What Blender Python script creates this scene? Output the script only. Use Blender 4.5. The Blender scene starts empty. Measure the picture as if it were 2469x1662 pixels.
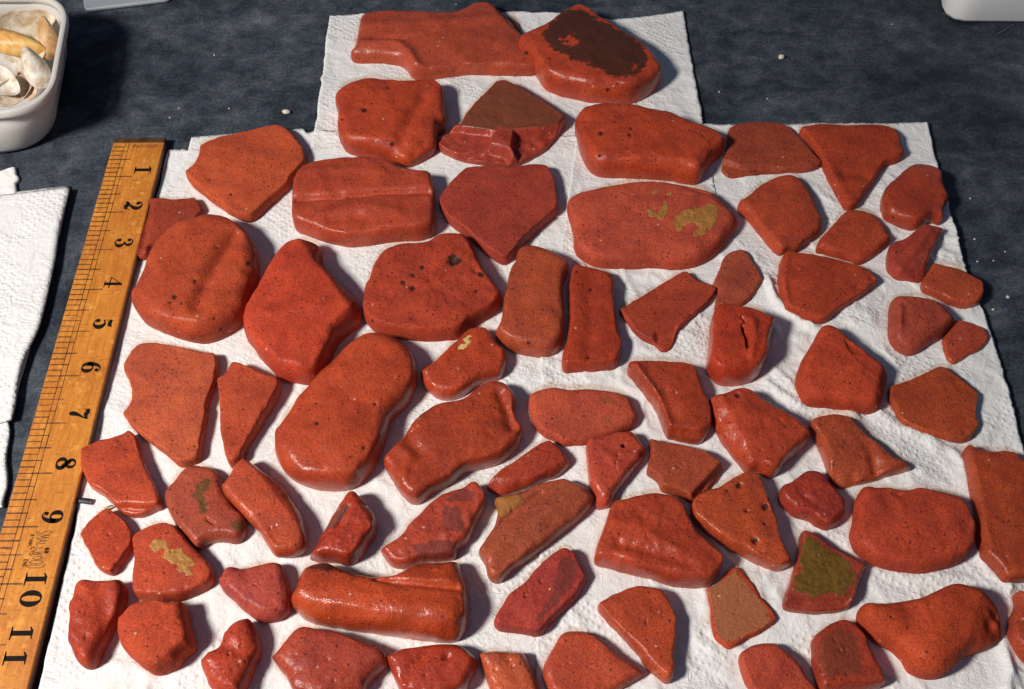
import bpy, math
import numpy as np
from mathutils import Vector

# ------------------------------------------------------------------ camera, world, lamp, exposure
SC = bpy.context.scene
COL = SC.collection
PW, PH = 2469.0, 1662.0            # photograph size, used to read the survey points
FPX = 2542.0
CAM_H = 0.4003
PITCH = math.radians(55.0)

cam_data = bpy.data.cameras.new('camera')
cam_data.sensor_width = 36.0
cam_data.lens = FPX / PW * 36.0
cam_data.clip_start = 0.01
cam_data.clip_end = 20.0
cam = bpy.data.objects.new('camera', cam_data)
cam.location = (0, 0, CAM_H)
cam.rotation_euler = (math.radians(90) - PITCH, 0, 0)
COL.objects.link(cam)
SC.camera = cam

world = bpy.data.worlds.new('World')
SC.world = world
world.use_nodes = True
bg = world.node_tree.nodes['Background']
bg.inputs['Color'].default_value = (0.46, 0.62, 1.0, 1)
bg.inputs['Strength'].default_value = 0.105

ld = bpy.data.lights.new('desk_lamp', 'AREA')
ld.shape = 'DISK'
ld.size = 0.16
ld.energy = 12.3
ld.color = (1.0, 0.955, 0.90)
lamp = bpy.data.objects.new('desk_lamp', ld)
lamp.location = (-0.60, -0.08, 0.70)
lamp.rotation_euler = (Vector((0.0, 0.28, 0.0)) - Vector(lamp.location)).to_track_quat('-Z', 'Y').to_euler()
COL.objects.link(lamp)

SC.view_settings.view_transform = 'Standard'
SC.view_settings.look = 'None'
SC.view_settings.exposure = 0.0
SC.view_settings.gamma = 1.0

# ------------------------------------------------------------------ survey geometry: photo pixel <-> bench
CP, SP = math.cos(PITCH), math.sin(PITCH)

def ground(p, z=0.0):
    """photo pixel -> world xy on the plane at height z (metres)"""
    p = np.asarray(p, float)
    a = (p[..., 0] - PW / 2) / FPX
    b = (p[..., 1] - PH / 2) / FPX
    dy = CP - b * SP
    dz = -SP - b * CP
    t = (z - CAM_H) / dz
    return np.stack([a * t, dy * t], -1)

def photo(x, y, z):
    dz = z - CAM_H
    d = y * CP - dz * SP
    a = x / d
    b = (-y * SP - dz * CP) / d
    return np.stack([a * FPX + PW / 2, b * FPX + PH / 2], -1)

K = 3.1357
TILE = {1: (0, 0), 2: (700, 0), 3: (1300, 0), 4: (1769, 200), 5: (200, 450), 6: (850, 500), 7: (1400, 500),
        8: (1769, 700), 9: (150, 800), 10: (650, 900), 11: (1250, 900), 12: (1769, 1100), 13: (0, 1162),
        14: (600, 1162), 15: (1150, 1162), 16: (1769, 1162)}

def px(t, s):
    """survey points of sheet t, 'x,y x,y ...' -> native photo pixels"""
    if isinstance(s, str):
        s = [[float(v) for v in q.split(',')] for q in s.split()]
    return np.asarray(s, float) / K + np.array(TILE[t], float)

# ------------------------------------------------------------------ numpy helpers
def _hash(i, j, k, seed):
    n = (i * 374761393 + j * 668265263 + k * 2147483647 + seed * 1274126177) & 0xffffffff
    n = ((n ^ (n >> 13)) * 1274126177) & 0xffffffff
    n = n ^ (n >> 16)
    return (n & 0xffff) / 32767.5 - 1.0

def noise(x, y, z=0.0, seed=0):
    x = np.asarray(x, float); y = np.asarray(y, float); z = np.asarray(z, float) + np.zeros_like(x)
    xi = np.floor(x).astype(np.int64); yi = np.floor(y).astype(np.int64); zi = np.floor(z).astype(np.int64)
    fx = x - xi; fy = y - yi; fz = z - zi
    fx = fx * fx * fx * (fx * (fx * 6 - 15) + 10); fy = fy * fy * fy * (fy * (fy * 6 - 15) + 10); fz = fz * fz * (3 - 2 * fz)
    r = 0
    for a in (0, 1):
        for b in (0, 1):
            for c in (0, 1):
                w = (fx if a else 1 - fx) * (fy if b else 1 - fy) * (fz if c else 1 - fz)
                r = r + w * _hash(xi + a, yi + b, zi + c, seed)
    return r

def fbm(x, y, seed=0, octaves=3):
    r = 0; amp = 1.0
    for o in range(octaves):
        r = r + amp * noise(x * 2 ** o, y * 2 ** o, 0.37 * o, seed + o)
        amp *= 0.5
    return r

def sstep(a, b, x):
    t = np.clip((x - a) / (b - a), 0, 1)
    return t * t * (3 - 2 * t)

def spline_closed(p, m):
    """closed Catmull-Rom through p, resampled evenly to m points"""
    n = len(p); out = []
    for i in range(n):
        p0, p1, p2, p3 = p[i - 1], p[i], p[(i + 1) % n], p[(i + 2) % n]
        for t in np.linspace(0, 1, 12, endpoint=False):
            out.append(0.5 * (2 * p1 + (p2 - p0) * t + (2 * p0 - 5 * p1 + 4 * p2 - p3) * t * t + (3 * p1 - p0 - 3 * p2 + p3) * t ** 3))
    return resample(np.array(out + [out[0]]), m, True)

def resample(q, m, closed=False):
    s = np.concatenate([[0], np.cumsum(np.linalg.norm(np.diff(q, axis=0), axis=1))])
    t = np.linspace(0, s[-1], m, endpoint=not closed)
    return np.stack([np.interp(t, s, q[:, k]) for k in range(q.shape[1])], -1)

def area2(p):
    q = np.roll(p, -1, 0)
    return np.sum(p[:, 0] * q[:, 1] - q[:, 0] * p[:, 1])

def seg_dist(P, A, B):
    """distance of points P(n,2) to the segments A->B (m,2), minimum over segments"""
    out = np.full(len(P), 1e9)
    ab = B - A
    L = np.maximum((ab ** 2).sum(1), 1e-18)
    for c in range(0, len(P), 4000):
        ap = P[c:c + 4000, None, :] - A[None]
        t = np.clip((ap * ab[None]).sum(2) / L[None], 0, 1)
        d = ap - t[..., None] * ab[None]
        out[c:c + 4000] = np.sqrt((d ** 2).sum(2).min(1))
    return out

def poly_dist(P, poly):
    return seg_dist(P, poly, np.roll(poly, -1, 0))

def line_dist(P, line):
    return seg_dist(P, line[:-1], line[1:])

def inside(P, poly):
    x, y = P[:, 0], P[:, 1]
    c = np.zeros(len(P), bool)
    n = len(poly)
    for i in range(n):
        x1, y1 = poly[i]; x2, y2 = poly[(i + 1) % n]
        if y1 == y2:
            continue
        k = ((y1 > y) != (y2 > y)) & (x < (x2 - x1) * (y - y1) / (y2 - y1) + x1)
        c ^= k
    return c

def signed(P, poly):
    d = poly_dist(P, poly)
    return np.where(inside(P, poly), d, -d)

# ------------------------------------------------------------------ object helpers
def new_mesh(name, verts, faces, mat=None, parent=None, smooth=True, attrs=None, loc=None):
    me = bpy.data.meshes.new(name)
    verts = np.asarray(verts, float)
    if loc is not None:
        verts = verts - np.asarray(loc, float)
    me.from_pydata(verts.tolist(), [], faces)
    me.validate()
    if smooth:
        me.polygons.foreach_set('use_smooth', [True] * len(me.polygons))
    for k, v in (attrs or {}).items():
        a = me.attributes.new(k, 'FLOAT', 'POINT')
        a.data.foreach_set('value', np.asarray(v, np.float32))
    me.update()
    o = bpy.data.objects.new(name, me)
    if mat is not None:
        me.materials.append(mat)
    COL.objects.link(o)
    if loc is not None:
        o.location = loc
    if parent is not None:
        o.parent = parent
        o.matrix_parent_inverse.identity()
        if loc is None:
            o.location = -np.array(parent.location)
            o.matrix_basis = parent.matrix_basis.inverted()
    return o

def tag(o, label=None, cat=None, group=None, kind=None):
    if label: o['label'] = label
    if cat: o['category'] = cat
    if group: o['group'] = group
    if kind: o['kind'] = kind
    return o

def empty(name, loc):
    o = bpy.data.objects.new(name, None)
    o.empty_display_size = 0.01
    o.location = loc
    COL.objects.link(o)
    return o

def grid_faces(rows, cols, wrap=False, flip=False, off=0):
    f = []
    for r in range(rows - 1):
        for c in range(cols if wrap else cols - 1):
            a = off + r * cols + c; b = off + r * cols + (c + 1) % cols
            d = a + cols; e = b + cols
            f.append((a, d, e, b) if flip else (a, b, e, d))
    return f

# ------------------------------------------------------------------ materials
class NT:
    def __init__(self, name):
        self.m = bpy.data.materials.new(name)
        self.m.use_nodes = True
        self.t = self.m.node_tree
        self.b = self.t.nodes['Principled BSDF']
    def n(self, kind, **kw):
        nd = self.t.nodes.new(kind)
        for k, v in kw.items():
            if k.startswith('_'):
                setattr(nd, k[1:], v)
            else:
                key = int(k[1:]) if k[0] == 'i' and k[1:].isdigit() else k.replace('__', ' ')
                s = nd.inputs[key]
                if isinstance(v, bpy.types.NodeSocket):
                    self.t.links.new(v, s)
                else:
                    s.default_value = v
        return nd
    def set(self, key, v):
        s = self.b.inputs[key]
        if isinstance(v, bpy.types.NodeSocket):
            self.t.links.new(v, s)
        else:
            s.default_value = v
    def coord(self):
        return self.n('ShaderNodeTexCoord').outputs['Object']
    def noise(self, vec, scale, detail=3.0, rough=0.55, dist=0.0):
        return self.n('ShaderNodeTexNoise', Vector=vec, Scale=scale, Detail=detail, Roughness=rough, Distortion=dist).outputs['Fac']
    def ramp(self, fac, stops):
        r = self.n('ShaderNodeValToRGB', Fac=fac)
        el = r.color_ramp.elements
        while len(el) < len(stops):
            el.new(0.5)
        for e, (p, c) in zip(el, stops):
            e.position = p
            e.color = (c, c, c, 1) if isinstance(c, (int, float)) else (*c, 1)
        return r.outputs['Color']
    def mix(self, fac, a, b, mode='MIX'):
        nd = self.t.nodes.new('ShaderNodeMix')
        nd.data_type = 'RGBA'; nd.blend_type = mode
        for s, v in ((nd.inputs[0], fac), (nd.inputs[6], a), (nd.inputs[7], b)):
            if isinstance(v, bpy.types.NodeSocket):
                self.t.links.new(v, s)
            else:
                s.default_value = (*v, 1) if isinstance(v, tuple) and len(v) == 3 else v
        return nd.outputs[2]
    def math(self, op, a, b=0.0, c=None, clamp=False):
        kw = {'_operation': op, 'i0': a, 'i1': b, '_use_clamp': clamp}
        if c is not None: kw['i2'] = c
        return self.n('ShaderNodeMath', **kw).outputs[0]
    def bump(self, h, strength, dist, normal=None):
        nd = self.n('ShaderNodeBump', Height=h, Strength=strength, Distance=dist)
        if normal is not None:
            self.t.links.new(normal, nd.inputs['Normal'])
        return nd.outputs['Normal']

def brick_material(name, stain=None, speck=1.0, glaze=0.0):
    """worn wet brick: object colour gives the fired clay's own tone, object alpha its roughness"""
    N = NT(name)
    oi = N.n('ShaderNodeObjectInfo')
    off = N.n('ShaderNodeVectorMath', _operation='SCALE', i0=(13.1, 7.7, 3.3), Scale=oi.outputs['Random'])
    vec = N.n('ShaderNodeVectorMath', _operation='ADD', i0=N.coord(), i1=off.outputs[0]).outputs[0]
    big = N.noise(vec, 70, 4, 0.6, 0.4)
    mid = N.noise(vec, 330, 5, 0.68)
    fine = N.noise(vec, 1250, 4, 0.72)
    gran = N.noise(vec, 780, 3, 0.75, 0.5)
    c = oi.outputs['Color']
    c = N.mix(N.ramp(big, [(0.36, 0.0), (0.66, 1.0)]), N.mix(1.0, c, (0.80, 0.74, 0.78), 'MULTIPLY'), N.mix(1.0, c, (1.12, 1.12, 1.0), 'MULTIPLY'))
    c = N.mix(N.ramp(mid, [(0.44, 0.0), (0.64, 0.55)]), c, N.mix(1.0, c, (0.82, 1.10, 1.35), 'MULTIPLY'))
    c = N.mix(N.ramp(mid, [(0.30, 0.6), (0.46, 0.0)]), c, N.mix(1.0, c, (1.02, 1.28, 0.75), 'MULTIPLY'))
    c = N.mix(N.ramp(fine, [(0.36, 0.70), (0.52, 0.0)]), c, N.mix(1.0, c, (0.46, 0.36, 0.42), 'MULTIPLY'))
    gr_amt = N.math('ADD', 0.35, N.math('MULTIPLY', oi.outputs['Random'], 0.9), clamp=True)
    c = N.mix(N.math('MULTIPLY', gr_amt, N.ramp(gran, [(0.30, 0.62), (0.41, 0.0)])), c, N.mix(1.0, c, (0.30, 0.24, 0.30), 'MULTIPLY'))
    c = N.mix(N.ramp(fine, [(0.54, 0.0), (0.70, 0.6)]), c, N.mix(1.0, c, (1.28, 1.6, 1.8), 'MULTIPLY'))
    # dark iron specks and small pores
    v1 = N.n('ShaderNodeTexVoronoi', Vector=N.n('ShaderNodeVectorMath', _operation='ADD', i0=vec, i1=N.n('ShaderNodeVectorMath', _operation='SCALE', i0=N.n('ShaderNodeTexNoise', Vector=vec, Scale=900.0, Detail=2.0).outputs['Color'], Scale=0.0011).outputs[0]).outputs[0], Scale=430.0, Randomness=1.0)
    sel = N.n('ShaderNodeSeparateColor', Color=v1.outputs['Color']).outputs[0]
    patchy = N.noise(vec, 110, 2, 0.5)
    thr = N.math('MULTIPLY', N.ramp(patchy, [(0.42, 0.05), (0.62, 0.42)]), speck)
    pore = N.math('MULTIPLY', N.math('LESS_THAN', sel, thr), N.ramp(N.math('ADD', v1.outputs['Distance'], N.math('MULTIPLY', fine, 0.25)), [(0.24, 1.0), (0.40, 0.0)]))
    c = N.mix(N.math('MULTIPLY', pore, 0.78), c, (0.035, 0.016, 0.014))
    # a few pale grits
    v2 = N.n('ShaderNodeTexVoronoi', Vector=vec, Scale=300.0)
    sel2 = N.n('ShaderNodeSeparateColor', Color=v2.outputs['Color']).outputs[1]
    grit = N.math('MULTIPLY', N.math('LESS_THAN', sel2, 0.03 * speck), N.ramp(v2.outputs['Distance'], [(0.12, 1.0), (0.2, 0.0)]))
    c = N.mix(N.math('MULTIPLY', grit, 0.7), c, (0.55, 0.38, 0.28))
    rough = N.math('ADD', oi.outputs['Alpha'], N.math('MULTIPLY', N.math('SUBTRACT', mid, 0.5), 0.35))
    if stain:
        at = N.n('ShaderNodeAttribute', _attribute_name='stain').outputs['Fac']
        e = N.math('ADD', at, N.math('ADD', N.math('MULTIPLY', N.math('SUBTRACT', mid, 0.5), stain.get('ragged', 1.2)), N.math('MULTIPLY', N.math('SUBTRACT', fine, 0.5), 0.6)))
        m = N.math('MULTIPLY', N.ramp(e, [(0.44, 0.0), (0.58, 1.0)]), stain.get('op', 0.9))
        tone = N.mix(N.ramp(fine, [(0.35, 0.0), (0.65, 1.0)]), stain['c1'], stain['c2'])
        c = N.mix(m, c, tone)
    N.set('Base Color', c)
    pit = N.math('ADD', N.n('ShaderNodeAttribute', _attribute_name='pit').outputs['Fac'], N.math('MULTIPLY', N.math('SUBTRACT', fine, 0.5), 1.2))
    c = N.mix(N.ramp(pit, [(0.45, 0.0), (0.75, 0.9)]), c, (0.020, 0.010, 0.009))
    N.set('Base Color', c)
    N.set('Roughness', N.math('MINIMUM', N.math('ADD', rough, 0.22), 0.85))
    N.set('Specular IOR Level', 0.18)
    h = N.math('ADD', N.math('MULTIPLY', mid, 0.75), N.math('ADD', N.math('MULTIPLY', gran, 0.85), N.math('MULTIPLY', fine, 0.40)))
    h = N.math('SUBTRACT', h, N.math('MULTIPLY', pore, 0.6))
    N.set('Normal', N.bump(h, 0.52, 0.0009))
    # film of water left in patches on the washed clay
    damp = N.ramp(N.noise(vec, 95, 3, 0.6), [(0.34, 0.35), (0.60, 1.0)])
    wet = N.n('ShaderNodeMapRange', Value=oi.outputs['Alpha'], **{'From__Min': 0.30, 'From__Max': 0.56, 'To__Min': 1.0, 'To__Max': 0.02}).outputs[0]
    N.set('Coat Weight', N.math('MULTIPLY', N.math('MULTIPLY', wet, damp), N.ramp(pit, [(0.3, 1.0), (0.6, 0.0)])))
    N.set('Coat Roughness', N.math('ADD', 0.13, N.math('MULTIPLY', oi.outputs['Alpha'], 0.25)))
    N.set('Coat IOR', 1.48)
    hc = N.math('ADD', N.math('MULTIPLY', mid, 0.9), N.math('ADD', N.math('MULTIPLY', gran, 0.55), N.math('MULTIPLY', fine, 0.12)))
    N.set('Coat Normal', N.bump(hc, 0.30, 0.0009))
    return N.m

def plain(name, col, rough=0.6, var=0.15, scale=120, bump=0.0, spec=0.5):
    N = NT(name)
    v = N.coord()
    n1 = N.noise(v, scale, 4, 0.6)
    dark = tuple(x * (1 - var) for x in col); lite = tuple(min(1, x * (1 + var)) for x in col)
    N.set('Base Color', N.mix(N.ramp(n1, [(0.35, 0.0), (0.65, 1.0)]), dark, lite))
    N.set('Roughness', rough)
    N.set('Specular IOR Level', spec)
    if bump:
        N.set('Normal', N.bump(N.noise(v, scale * 6, 3), bump, 0.0004))
    return N

def counter_material():
    N = NT('slate_laminate')
    v = N.coord()
    st = N.n('ShaderNodeMapping', Vector=v, Rotation=(0, 0, 0.18), Scale=(1.0, 1.2, 1.0)).outputs[0]
    big = N.noise(st, 11, 6, 0.62, 0.3)
    mid = N.noise(st, 75, 6, 0.68, 0.3)
    fine = N.noise(v, 620, 5, 0.75)
    scr = N.noise(N.n('ShaderNodeMapping', Vector=v, Rotation=(0, 0, 0.12), Scale=(1.0, 4.5, 1.0)).outputs[0], 70, 5, 0.75, 0.5)
    t = N.math('ADD', N.math('MULTIPLY', big, 0.50), N.math('ADD', N.math('MULTIPLY', mid, 0.42), N.math('ADD', N.math('MULTIPLY', fine, 0.40), N.math('ADD', N.math('MULTIPLY', scr, 0.05), 0.005))))
    c = N.ramp(t, [(0.57, (0.010, 0.014, 0.020)), (0.66, (0.027, 0.036, 0.048)), (0.745, (0.060, 0.073, 0.090)), (0.85, (0.13, 0.148, 0.165))])
    tint = N.noise(v, 240, 3, 0.6)
    c = N.mix(N.ramp(tint, [(0.45, 0.0), (0.7, 0.5)]), c, N.mix(1.0, c, (1.35, 0.95, 0.90), 'MULTIPLY'))
    N.set('Base Color', c)
    N.set('Roughness', 0.62)
    N.set('Specular IOR Level', 0.3)
    N.set('Normal', N.bump(fine, 0.3, 0.0003))
    return N.m

def towel_material():
    N = NT('paper_tissue')
    v = N.coord()
    crepe = N.noise(N.n('ShaderNodeMapping', Vector=v, Rotation=(0, 0, 0.5), Scale=(1.0, 1.7, 1.0)).outputs[0], 380, 3, 0.6)
    fib = N.noise(v, 1300, 3, 0.7)
    soft = N.noise(v, 120, 4, 0.6, 0.8)
    rid = N.math('ABSOLUTE', N.math('SUBTRACT', N.noise(N.n('ShaderNodeMapping', Vector=v, Rotation=(0, 0, -0.6), Scale=(1.0, 1.9, 1.0)).outputs[0], 85, 4, 0.6, 1.4), 0.5))
    rid = N.math('MULTIPLY', N.ramp(rid, [(0.0, 1.0), (0.10, 0.0)]), 0.30)
    soft = N.math('ADD', soft, N.math('MULTIPLY', rid, N.ramp(N.noise(v, 22, 2, 0.5), [(0.42, 0.0), (0.6, 0.7)])))
    # embossed dots, in places still proud, in places pressed flat by the wet
    grid = N.n('ShaderNodeMapping', Vector=v, Rotation=(0, 0, 0.62), Scale=(1, 1, 0)).outputs[0]
    vd = N.n('ShaderNodeTexVoronoi', Vector=grid, Scale=330.0, Randomness=0.38, _voronoi_dimensions='2D')
    dots = N.ramp(vd.outputs['Distance'], [(0.10, 1.0), (0.36, 0.0)])
    where = N.ramp(N.noise(v, 26, 2, 0.5), [(0.50, 0.0), (0.60, 0.9)])
    dots = N.math('MULTIPLY', dots, where)
    wet = N.noise(v, 16, 4, 0.6, 0.5)
    c = N.mix(N.ramp(wet, [(0.55, 0.0), (0.75, 0.5)]), (0.78, 0.765, 0.74), (0.70, 0.67, 0.625))
    tea = N.ramp(N.noise(v, 34, 5, 0.7, 1.2), [(0.64, 0.0), (0.78, 0.55)])
    c = N.mix(tea, c, (0.66, 0.54, 0.40))
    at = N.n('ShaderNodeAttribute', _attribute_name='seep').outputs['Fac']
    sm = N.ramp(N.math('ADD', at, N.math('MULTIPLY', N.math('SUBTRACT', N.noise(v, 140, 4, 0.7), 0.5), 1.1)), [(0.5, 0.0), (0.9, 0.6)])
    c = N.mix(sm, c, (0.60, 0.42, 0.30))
    N.set('Base Color', c)
    N.set('Roughness', 0.85)
    N.set('Specular IOR Level', 0.25)
    h = N.math('ADD', N.math('ADD', N.math('MULTIPLY', crepe, 0.45), N.math('MULTIPLY', soft, 3.0)), N.math('ADD', N.math('MULTIPLY', fib, 0.35), N.math('MULTIPLY', dots, 0.75)))
    N.set('Normal', N.bump(h, 0.5, 0.0009))
    return N.m
# ------------------------------------------------------------------ survey of the brick fragments
# t sheet, p outline, h height mm, r edge round mm, e edge squareness, w height (share) of the widest line, d extra doming mm,
# c clay tone, a roughness, f relief features, s stain
R_ = (0.43, 0.058, 0.020); O_ = (0.46, 0.090, 0.026); M_ = (0.37, 0.055, 0.032); B_ = (0.27, 0.060, 0.022)
D_ = (0.27, 0.036, 0.016); P_ = (0.46, 0.078, 0.036); N_ = (0.34, 0.082, 0.028); S_ = (0.46, 0.115, 0.038)
STONES = []
def st(label, t, p, h, r, c, a=0.46, e=2.0, w=0.38, d=1.5, f=(), s=None, z=0.0, und=1.5, kind='brick_fragment', cat='brick fragment', speck=1.0, patches=()):
    c = (c[0] * 1.12, c[1] * (0.98 if c[1] < 0.07 else 0.90), c[2] * (0.92 if c[1] < 0.07 else 1.12))
    h = h * 0.62; r = min(r * 0.64, 0.95 * h); e = e + 0.25; und = und * 0.7; d = d * 0.8
    f = [(q[0], q[1], q[2] * 0.7, q[3]) if q[0] == 'p' else (q[0], q[1], q[2], q[3] * 0.95) if q[0] == 'g' else q for q in f]
    STONES.append(dict(label=label, t=t, p=p, h=h, r=r, c=c, a=a, e=e, w=w, d=d, f=f, s=s, z=z, und=und, kind=kind, cat=cat, speck=speck, patches=patches))

SOOT = dict(c1=(0.030, 0.012, 0.006), c2=(0.070, 0.024, 0.011), op=0.93, ragged=2.3)
OLIVE = dict(c1=(0.050, 0.036, 0.008), c2=(0.130, 0.075, 0.018), op=0.78, ragged=2.4)
BROWN = dict(c1=(0.125, 0.036, 0.015), c2=(0.215, 0.062, 0.026), op=0.86, ragged=1.1)
PURPLE = dict(c1=(0.13, 0.026, 0.022), c2=(0.20, 0.040, 0.032), op=0.75, ragged=1.9)
DUSK = dict(c1=(0.12, 0.028, 0.012), c2=(0.20, 0.045, 0.018), op=0.7, ragged=1.9)

st('long orange-red brick slab with a stepped lower edge at the very top of the paper', 2,
   '545,120 600,95 800,82 950,82 1090,97 1230,92 1330,55 1450,25 1530,35 1600,75 1690,120 1730,190 1760,290 1800,370 1850,450 1870,570 1720,585 1500,578 1330,575 1200,595 1080,610 930,605 890,550 850,510 700,490 500,482 455,450 480,390 515,280 530,180',
   15, 6, (0.40, 0.075, 0.026), 0.40, 2.0, 0.35, 1.5, f=[('g', '520,330 800,330 900,400 960,520', 60, 2.0), ('g', '560,190 900,200 1300,160 1560,140', 90, 1.2), ('f', '1540,60 1760,300 1790,150', 1.1), ('g', '640,300 860,290', 50, -1.6), ('g', '1150,520 1300,545', 40, -1.2)])
st('thick rounded brick lump with a large sooty dark patch covering its top', 3,
   '-160,370 -150,310 -60,240 60,180 170,90 230,50 290,42 350,65 520,165 700,270 820,360 890,460 915,530 905,610 860,700 780,760 700,795 560,798 380,790 280,765 150,735 40,680 -30,580 -100,490 -150,430',
   26, 10, R_, 0.36, 2.2, 0.45, 1, s=(SOOT, ['20,270 90,170 200,75 330,75 500,180 700,270 770,340 830,440 800,500 740,575 560,580 430,510 250,450 100,370'], ['150,290 210,260 290,270 310,350 270,380 200,350', '690,480 760,480 740,540 680,540']),
   f=[('g', '320,720 420,690 520,680 600,630', 30, -1.4), ('d', -98, 400, 14, -2.0), ('d', 740, 650, 16, -1.2)])
st('squarish rounded red brick lump with a dimple, below the long slab near the top', 2,
   '355,740 390,670 470,615 600,592 720,602 850,615 1000,605 1090,615 1140,670 1170,750 1180,880 1175,980 1120,1020 1110,1120 1070,1180 980,1240 900,1275 840,1262 740,1230 620,1205 510,1190 430,1155 390,1090 372,1000 380,880 360,820',
   22, 8, R_, 0.44, 2.3, 0.42, 2, f=[('g', '1010,740 930,880 850,1010', 80, -2.2), ('d', 560, 830, 30, -0.8), ('f', '900,1000 1130,960 1050,1200', 0.5), ('d', 500, 980, 24, -1.0)])
st('brown topped broken rim piece with a stepped pink fracture in front, under the slab', 2,
   '1290,945 1320,880 1400,790 1530,650 1600,620 1670,635 1780,700 1950,810 2080,900 2070,960 1990,1080 1880,1190 1690,1270 1500,1260 1300,1230 1150,1160 1110,1100 1115,1040 1180,990',
   17, 3, M_, 0.42, 3.0, 0.3, 0.5, f=[('p', '1060,950 1290,952 1480,985 1535,1000 1500,1090 1340,1135 1080,1160', -6.0, 14), ('p', '1080,1120 1340,1125 1500,1095 1640,1130 1740,1230 1700,1320 1100,1300', -9.0, 26), ('p', '1700,985 1900,975 2110,900 2160,1000 1900,1300 1740,1240 1680,1110', -8.5, 22), ('d', 1590, 1060, 80, 1.2), ('g', '1700,980 1900,960 2060,900', 18, 0.8)],
   s=(BROWN, ['1270,955 1320,880 1400,780 1530,640 1600,610 1680,630 1800,700 1960,810 2090,890 2060,920 1900,965 1700,975 1560,965 1480,982'], []), kind='rim_sherd', cat='pottery sherd')
st('big speckled red brick pebble pointing right, below the sooty lump', 3,
   '265,960 275,900 330,840 420,795 560,790 700,800 950,845 1150,925 1290,970 1370,1040 1390,1100 1370,1180 1290,1260 1230,1360 1190,1410 1100,1408 980,1385 780,1370 600,1360 460,1350 370,1290 320,1190 290,1080 280,1020',
   24, 9, R_, 0.40, 2.2, 0.42, 2, f=[('g', '540,1220 560,1190 660,1170', 40, -1.8), ('f', '1190,1290 1320,1130 1330,1330', 0.8), ('g', '600,1190 900,1230', 60, 0.9)], speck=1.3)
st('wide flat-topped brick chip with a pale lower edge, second from the upper right corner', 3,
   '1420,1010 1450,970 1520,945 1640,935 1780,945 1860,965 1940,1040 2050,1160 2120,1240 2110,1290 2000,1320 1900,1325 1700,1330 1500,1355 1440,1358 1375,1310 1375,1270 1400,1180 1410,1080',
   9, 2.0, (0.33, 0.062, 0.028), 0.5, 3.0, 0.25, 0.4, f=[('p', '1360,1300 1370,1200 1520,1250 1720,1250 1860,1275 2130,1250 2130,1400 1360,1400', -3.4, 16)])
st('large triangular brick slab pointing down, at the upper right corner of the paper', 4,
   '478,390 510,355 620,320 740,318 830,325 900,318 1040,313 1110,320 1200,360 1235,420 1240,480 1270,545 1265,590 1210,625 1130,650 1090,700 1030,800 960,890 900,975 835,975 790,900 720,770 650,630 600,540 520,440',
   12, 3.5, (0.37, 0.052, 0.020), 0.52, 2.6, 0.3, 0.8, f=[('g', '840,680 980,700', 70, -1.5), ('g', '530,430 700,690 850,930', 24, 0.7)])
st('smooth oval brick pebble hanging over the right edge of the paper', 4,
   '1500,630 1420,615 1330,635 1230,720 1150,800 1105,860 1092,910 1110,1000 1150,1060 1230,1100 1330,1128 1400,1110 1470,1070 1545,1085 1550,1010 1590,930 1585,830 1550,750 1540,680',
   17, 7, (0.36, 0.050, 0.018), 0.36, 2.2, 0.42, 1.2, f=[('d', 1200, 1040, 40, -0.8)])
st('smooth wedge of brick with a dark left tip, below the right-hand triangular slab', 4,
   '25,920 90,870 200,780 310,725 400,703 470,720 530,780 590,880 640,1010 650,1070 640,1150 590,1200 520,1250 470,1295 390,1300 350,1320 290,1280 200,1170 110,1060 30,975',
   13, 5, (0.40, 0.062, 0.026), 0.5, 2.3, 0.35, 1.0, f=[('f', '60,880 200,1150 0,1100', 0.9)])
st('small rounded diamond brick pebble left of the overhanging oval one', 4,
   '610,1260 650,1190 740,1090 820,1000 870,972 960,968 1040,1005 1100,1070 1160,1160 1168,1200 1140,1250 1080,1310 990,1370 935,1393 850,1365 700,1320 620,1295',
   12, 4.5, (0.41, 0.062, 0.024), 0.5, 2.2, 0.38, 1.2, f=[('f', '640,1250 900,1370 700,1380', 0.5)])
st('narrow slanting brick wedge with a blunt faceted lower end, by the right paper edge', 4,
   '1180,1240 1230,1210 1310,1170 1400,1100 1470,1085 1540,1095 1553,1130 1530,1220 1480,1320 1450,1410 1420,1510 1380,1530 1300,1515 1210,1500 1160,1440 1137,1380 1145,1310',
   13, 4, M_, 0.45, 2.3, 0.35, 1.2, f=[('f', '1190,1460 1430,1360 1350,1520', 0.8), ('g', '1480,1130 1350,1300 1240,1420', 50, 1.0)])
st('small orange brick chip overlapping the paper edge at far right, upper one of two', 8,
   '1395,-20 1410,-50 1440,-98 1500,-183 1560,-188 1650,-173 1740,-138 1850,-78 1865,0 1860,80 1820,130 1720,150 1640,130 1520,75 1420,30',
   10, 3.5, (0.42, 0.078, 0.022), 0.40, 2.4, 0.35, 0.8)
st('pinkish heart-shaped brick pebble near the right paper edge', 8,
   '1155,200 1160,130 1200,75 1270,55 1420,60 1530,90 1600,150 1635,220 1625,290 1560,370 1460,430 1370,490 1310,508 1230,475 1180,420 1150,330',
   16, 6, (0.37, 0.066, 0.036), 0.5, 2.1, 0.4, 1.8, f=[('g', '1250,150 1250,260 1210,380', 40, 1.6), ('f', '1230,420 1500,300 1450,450', 0.4)])
st('thin smooth orange chip tucked under the pinkish heart-shaped pebble', 8,
   '1560,400 1600,330 1640,240 1740,235 1800,255 1880,285 1905,330 1910,400 1860,460 1770,510 1690,560 1640,575 1600,540 1580,480',
   7, 2.5, (0.42, 0.075, 0.026), 0.42, 2.4, 0.35, 0.4)
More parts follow.
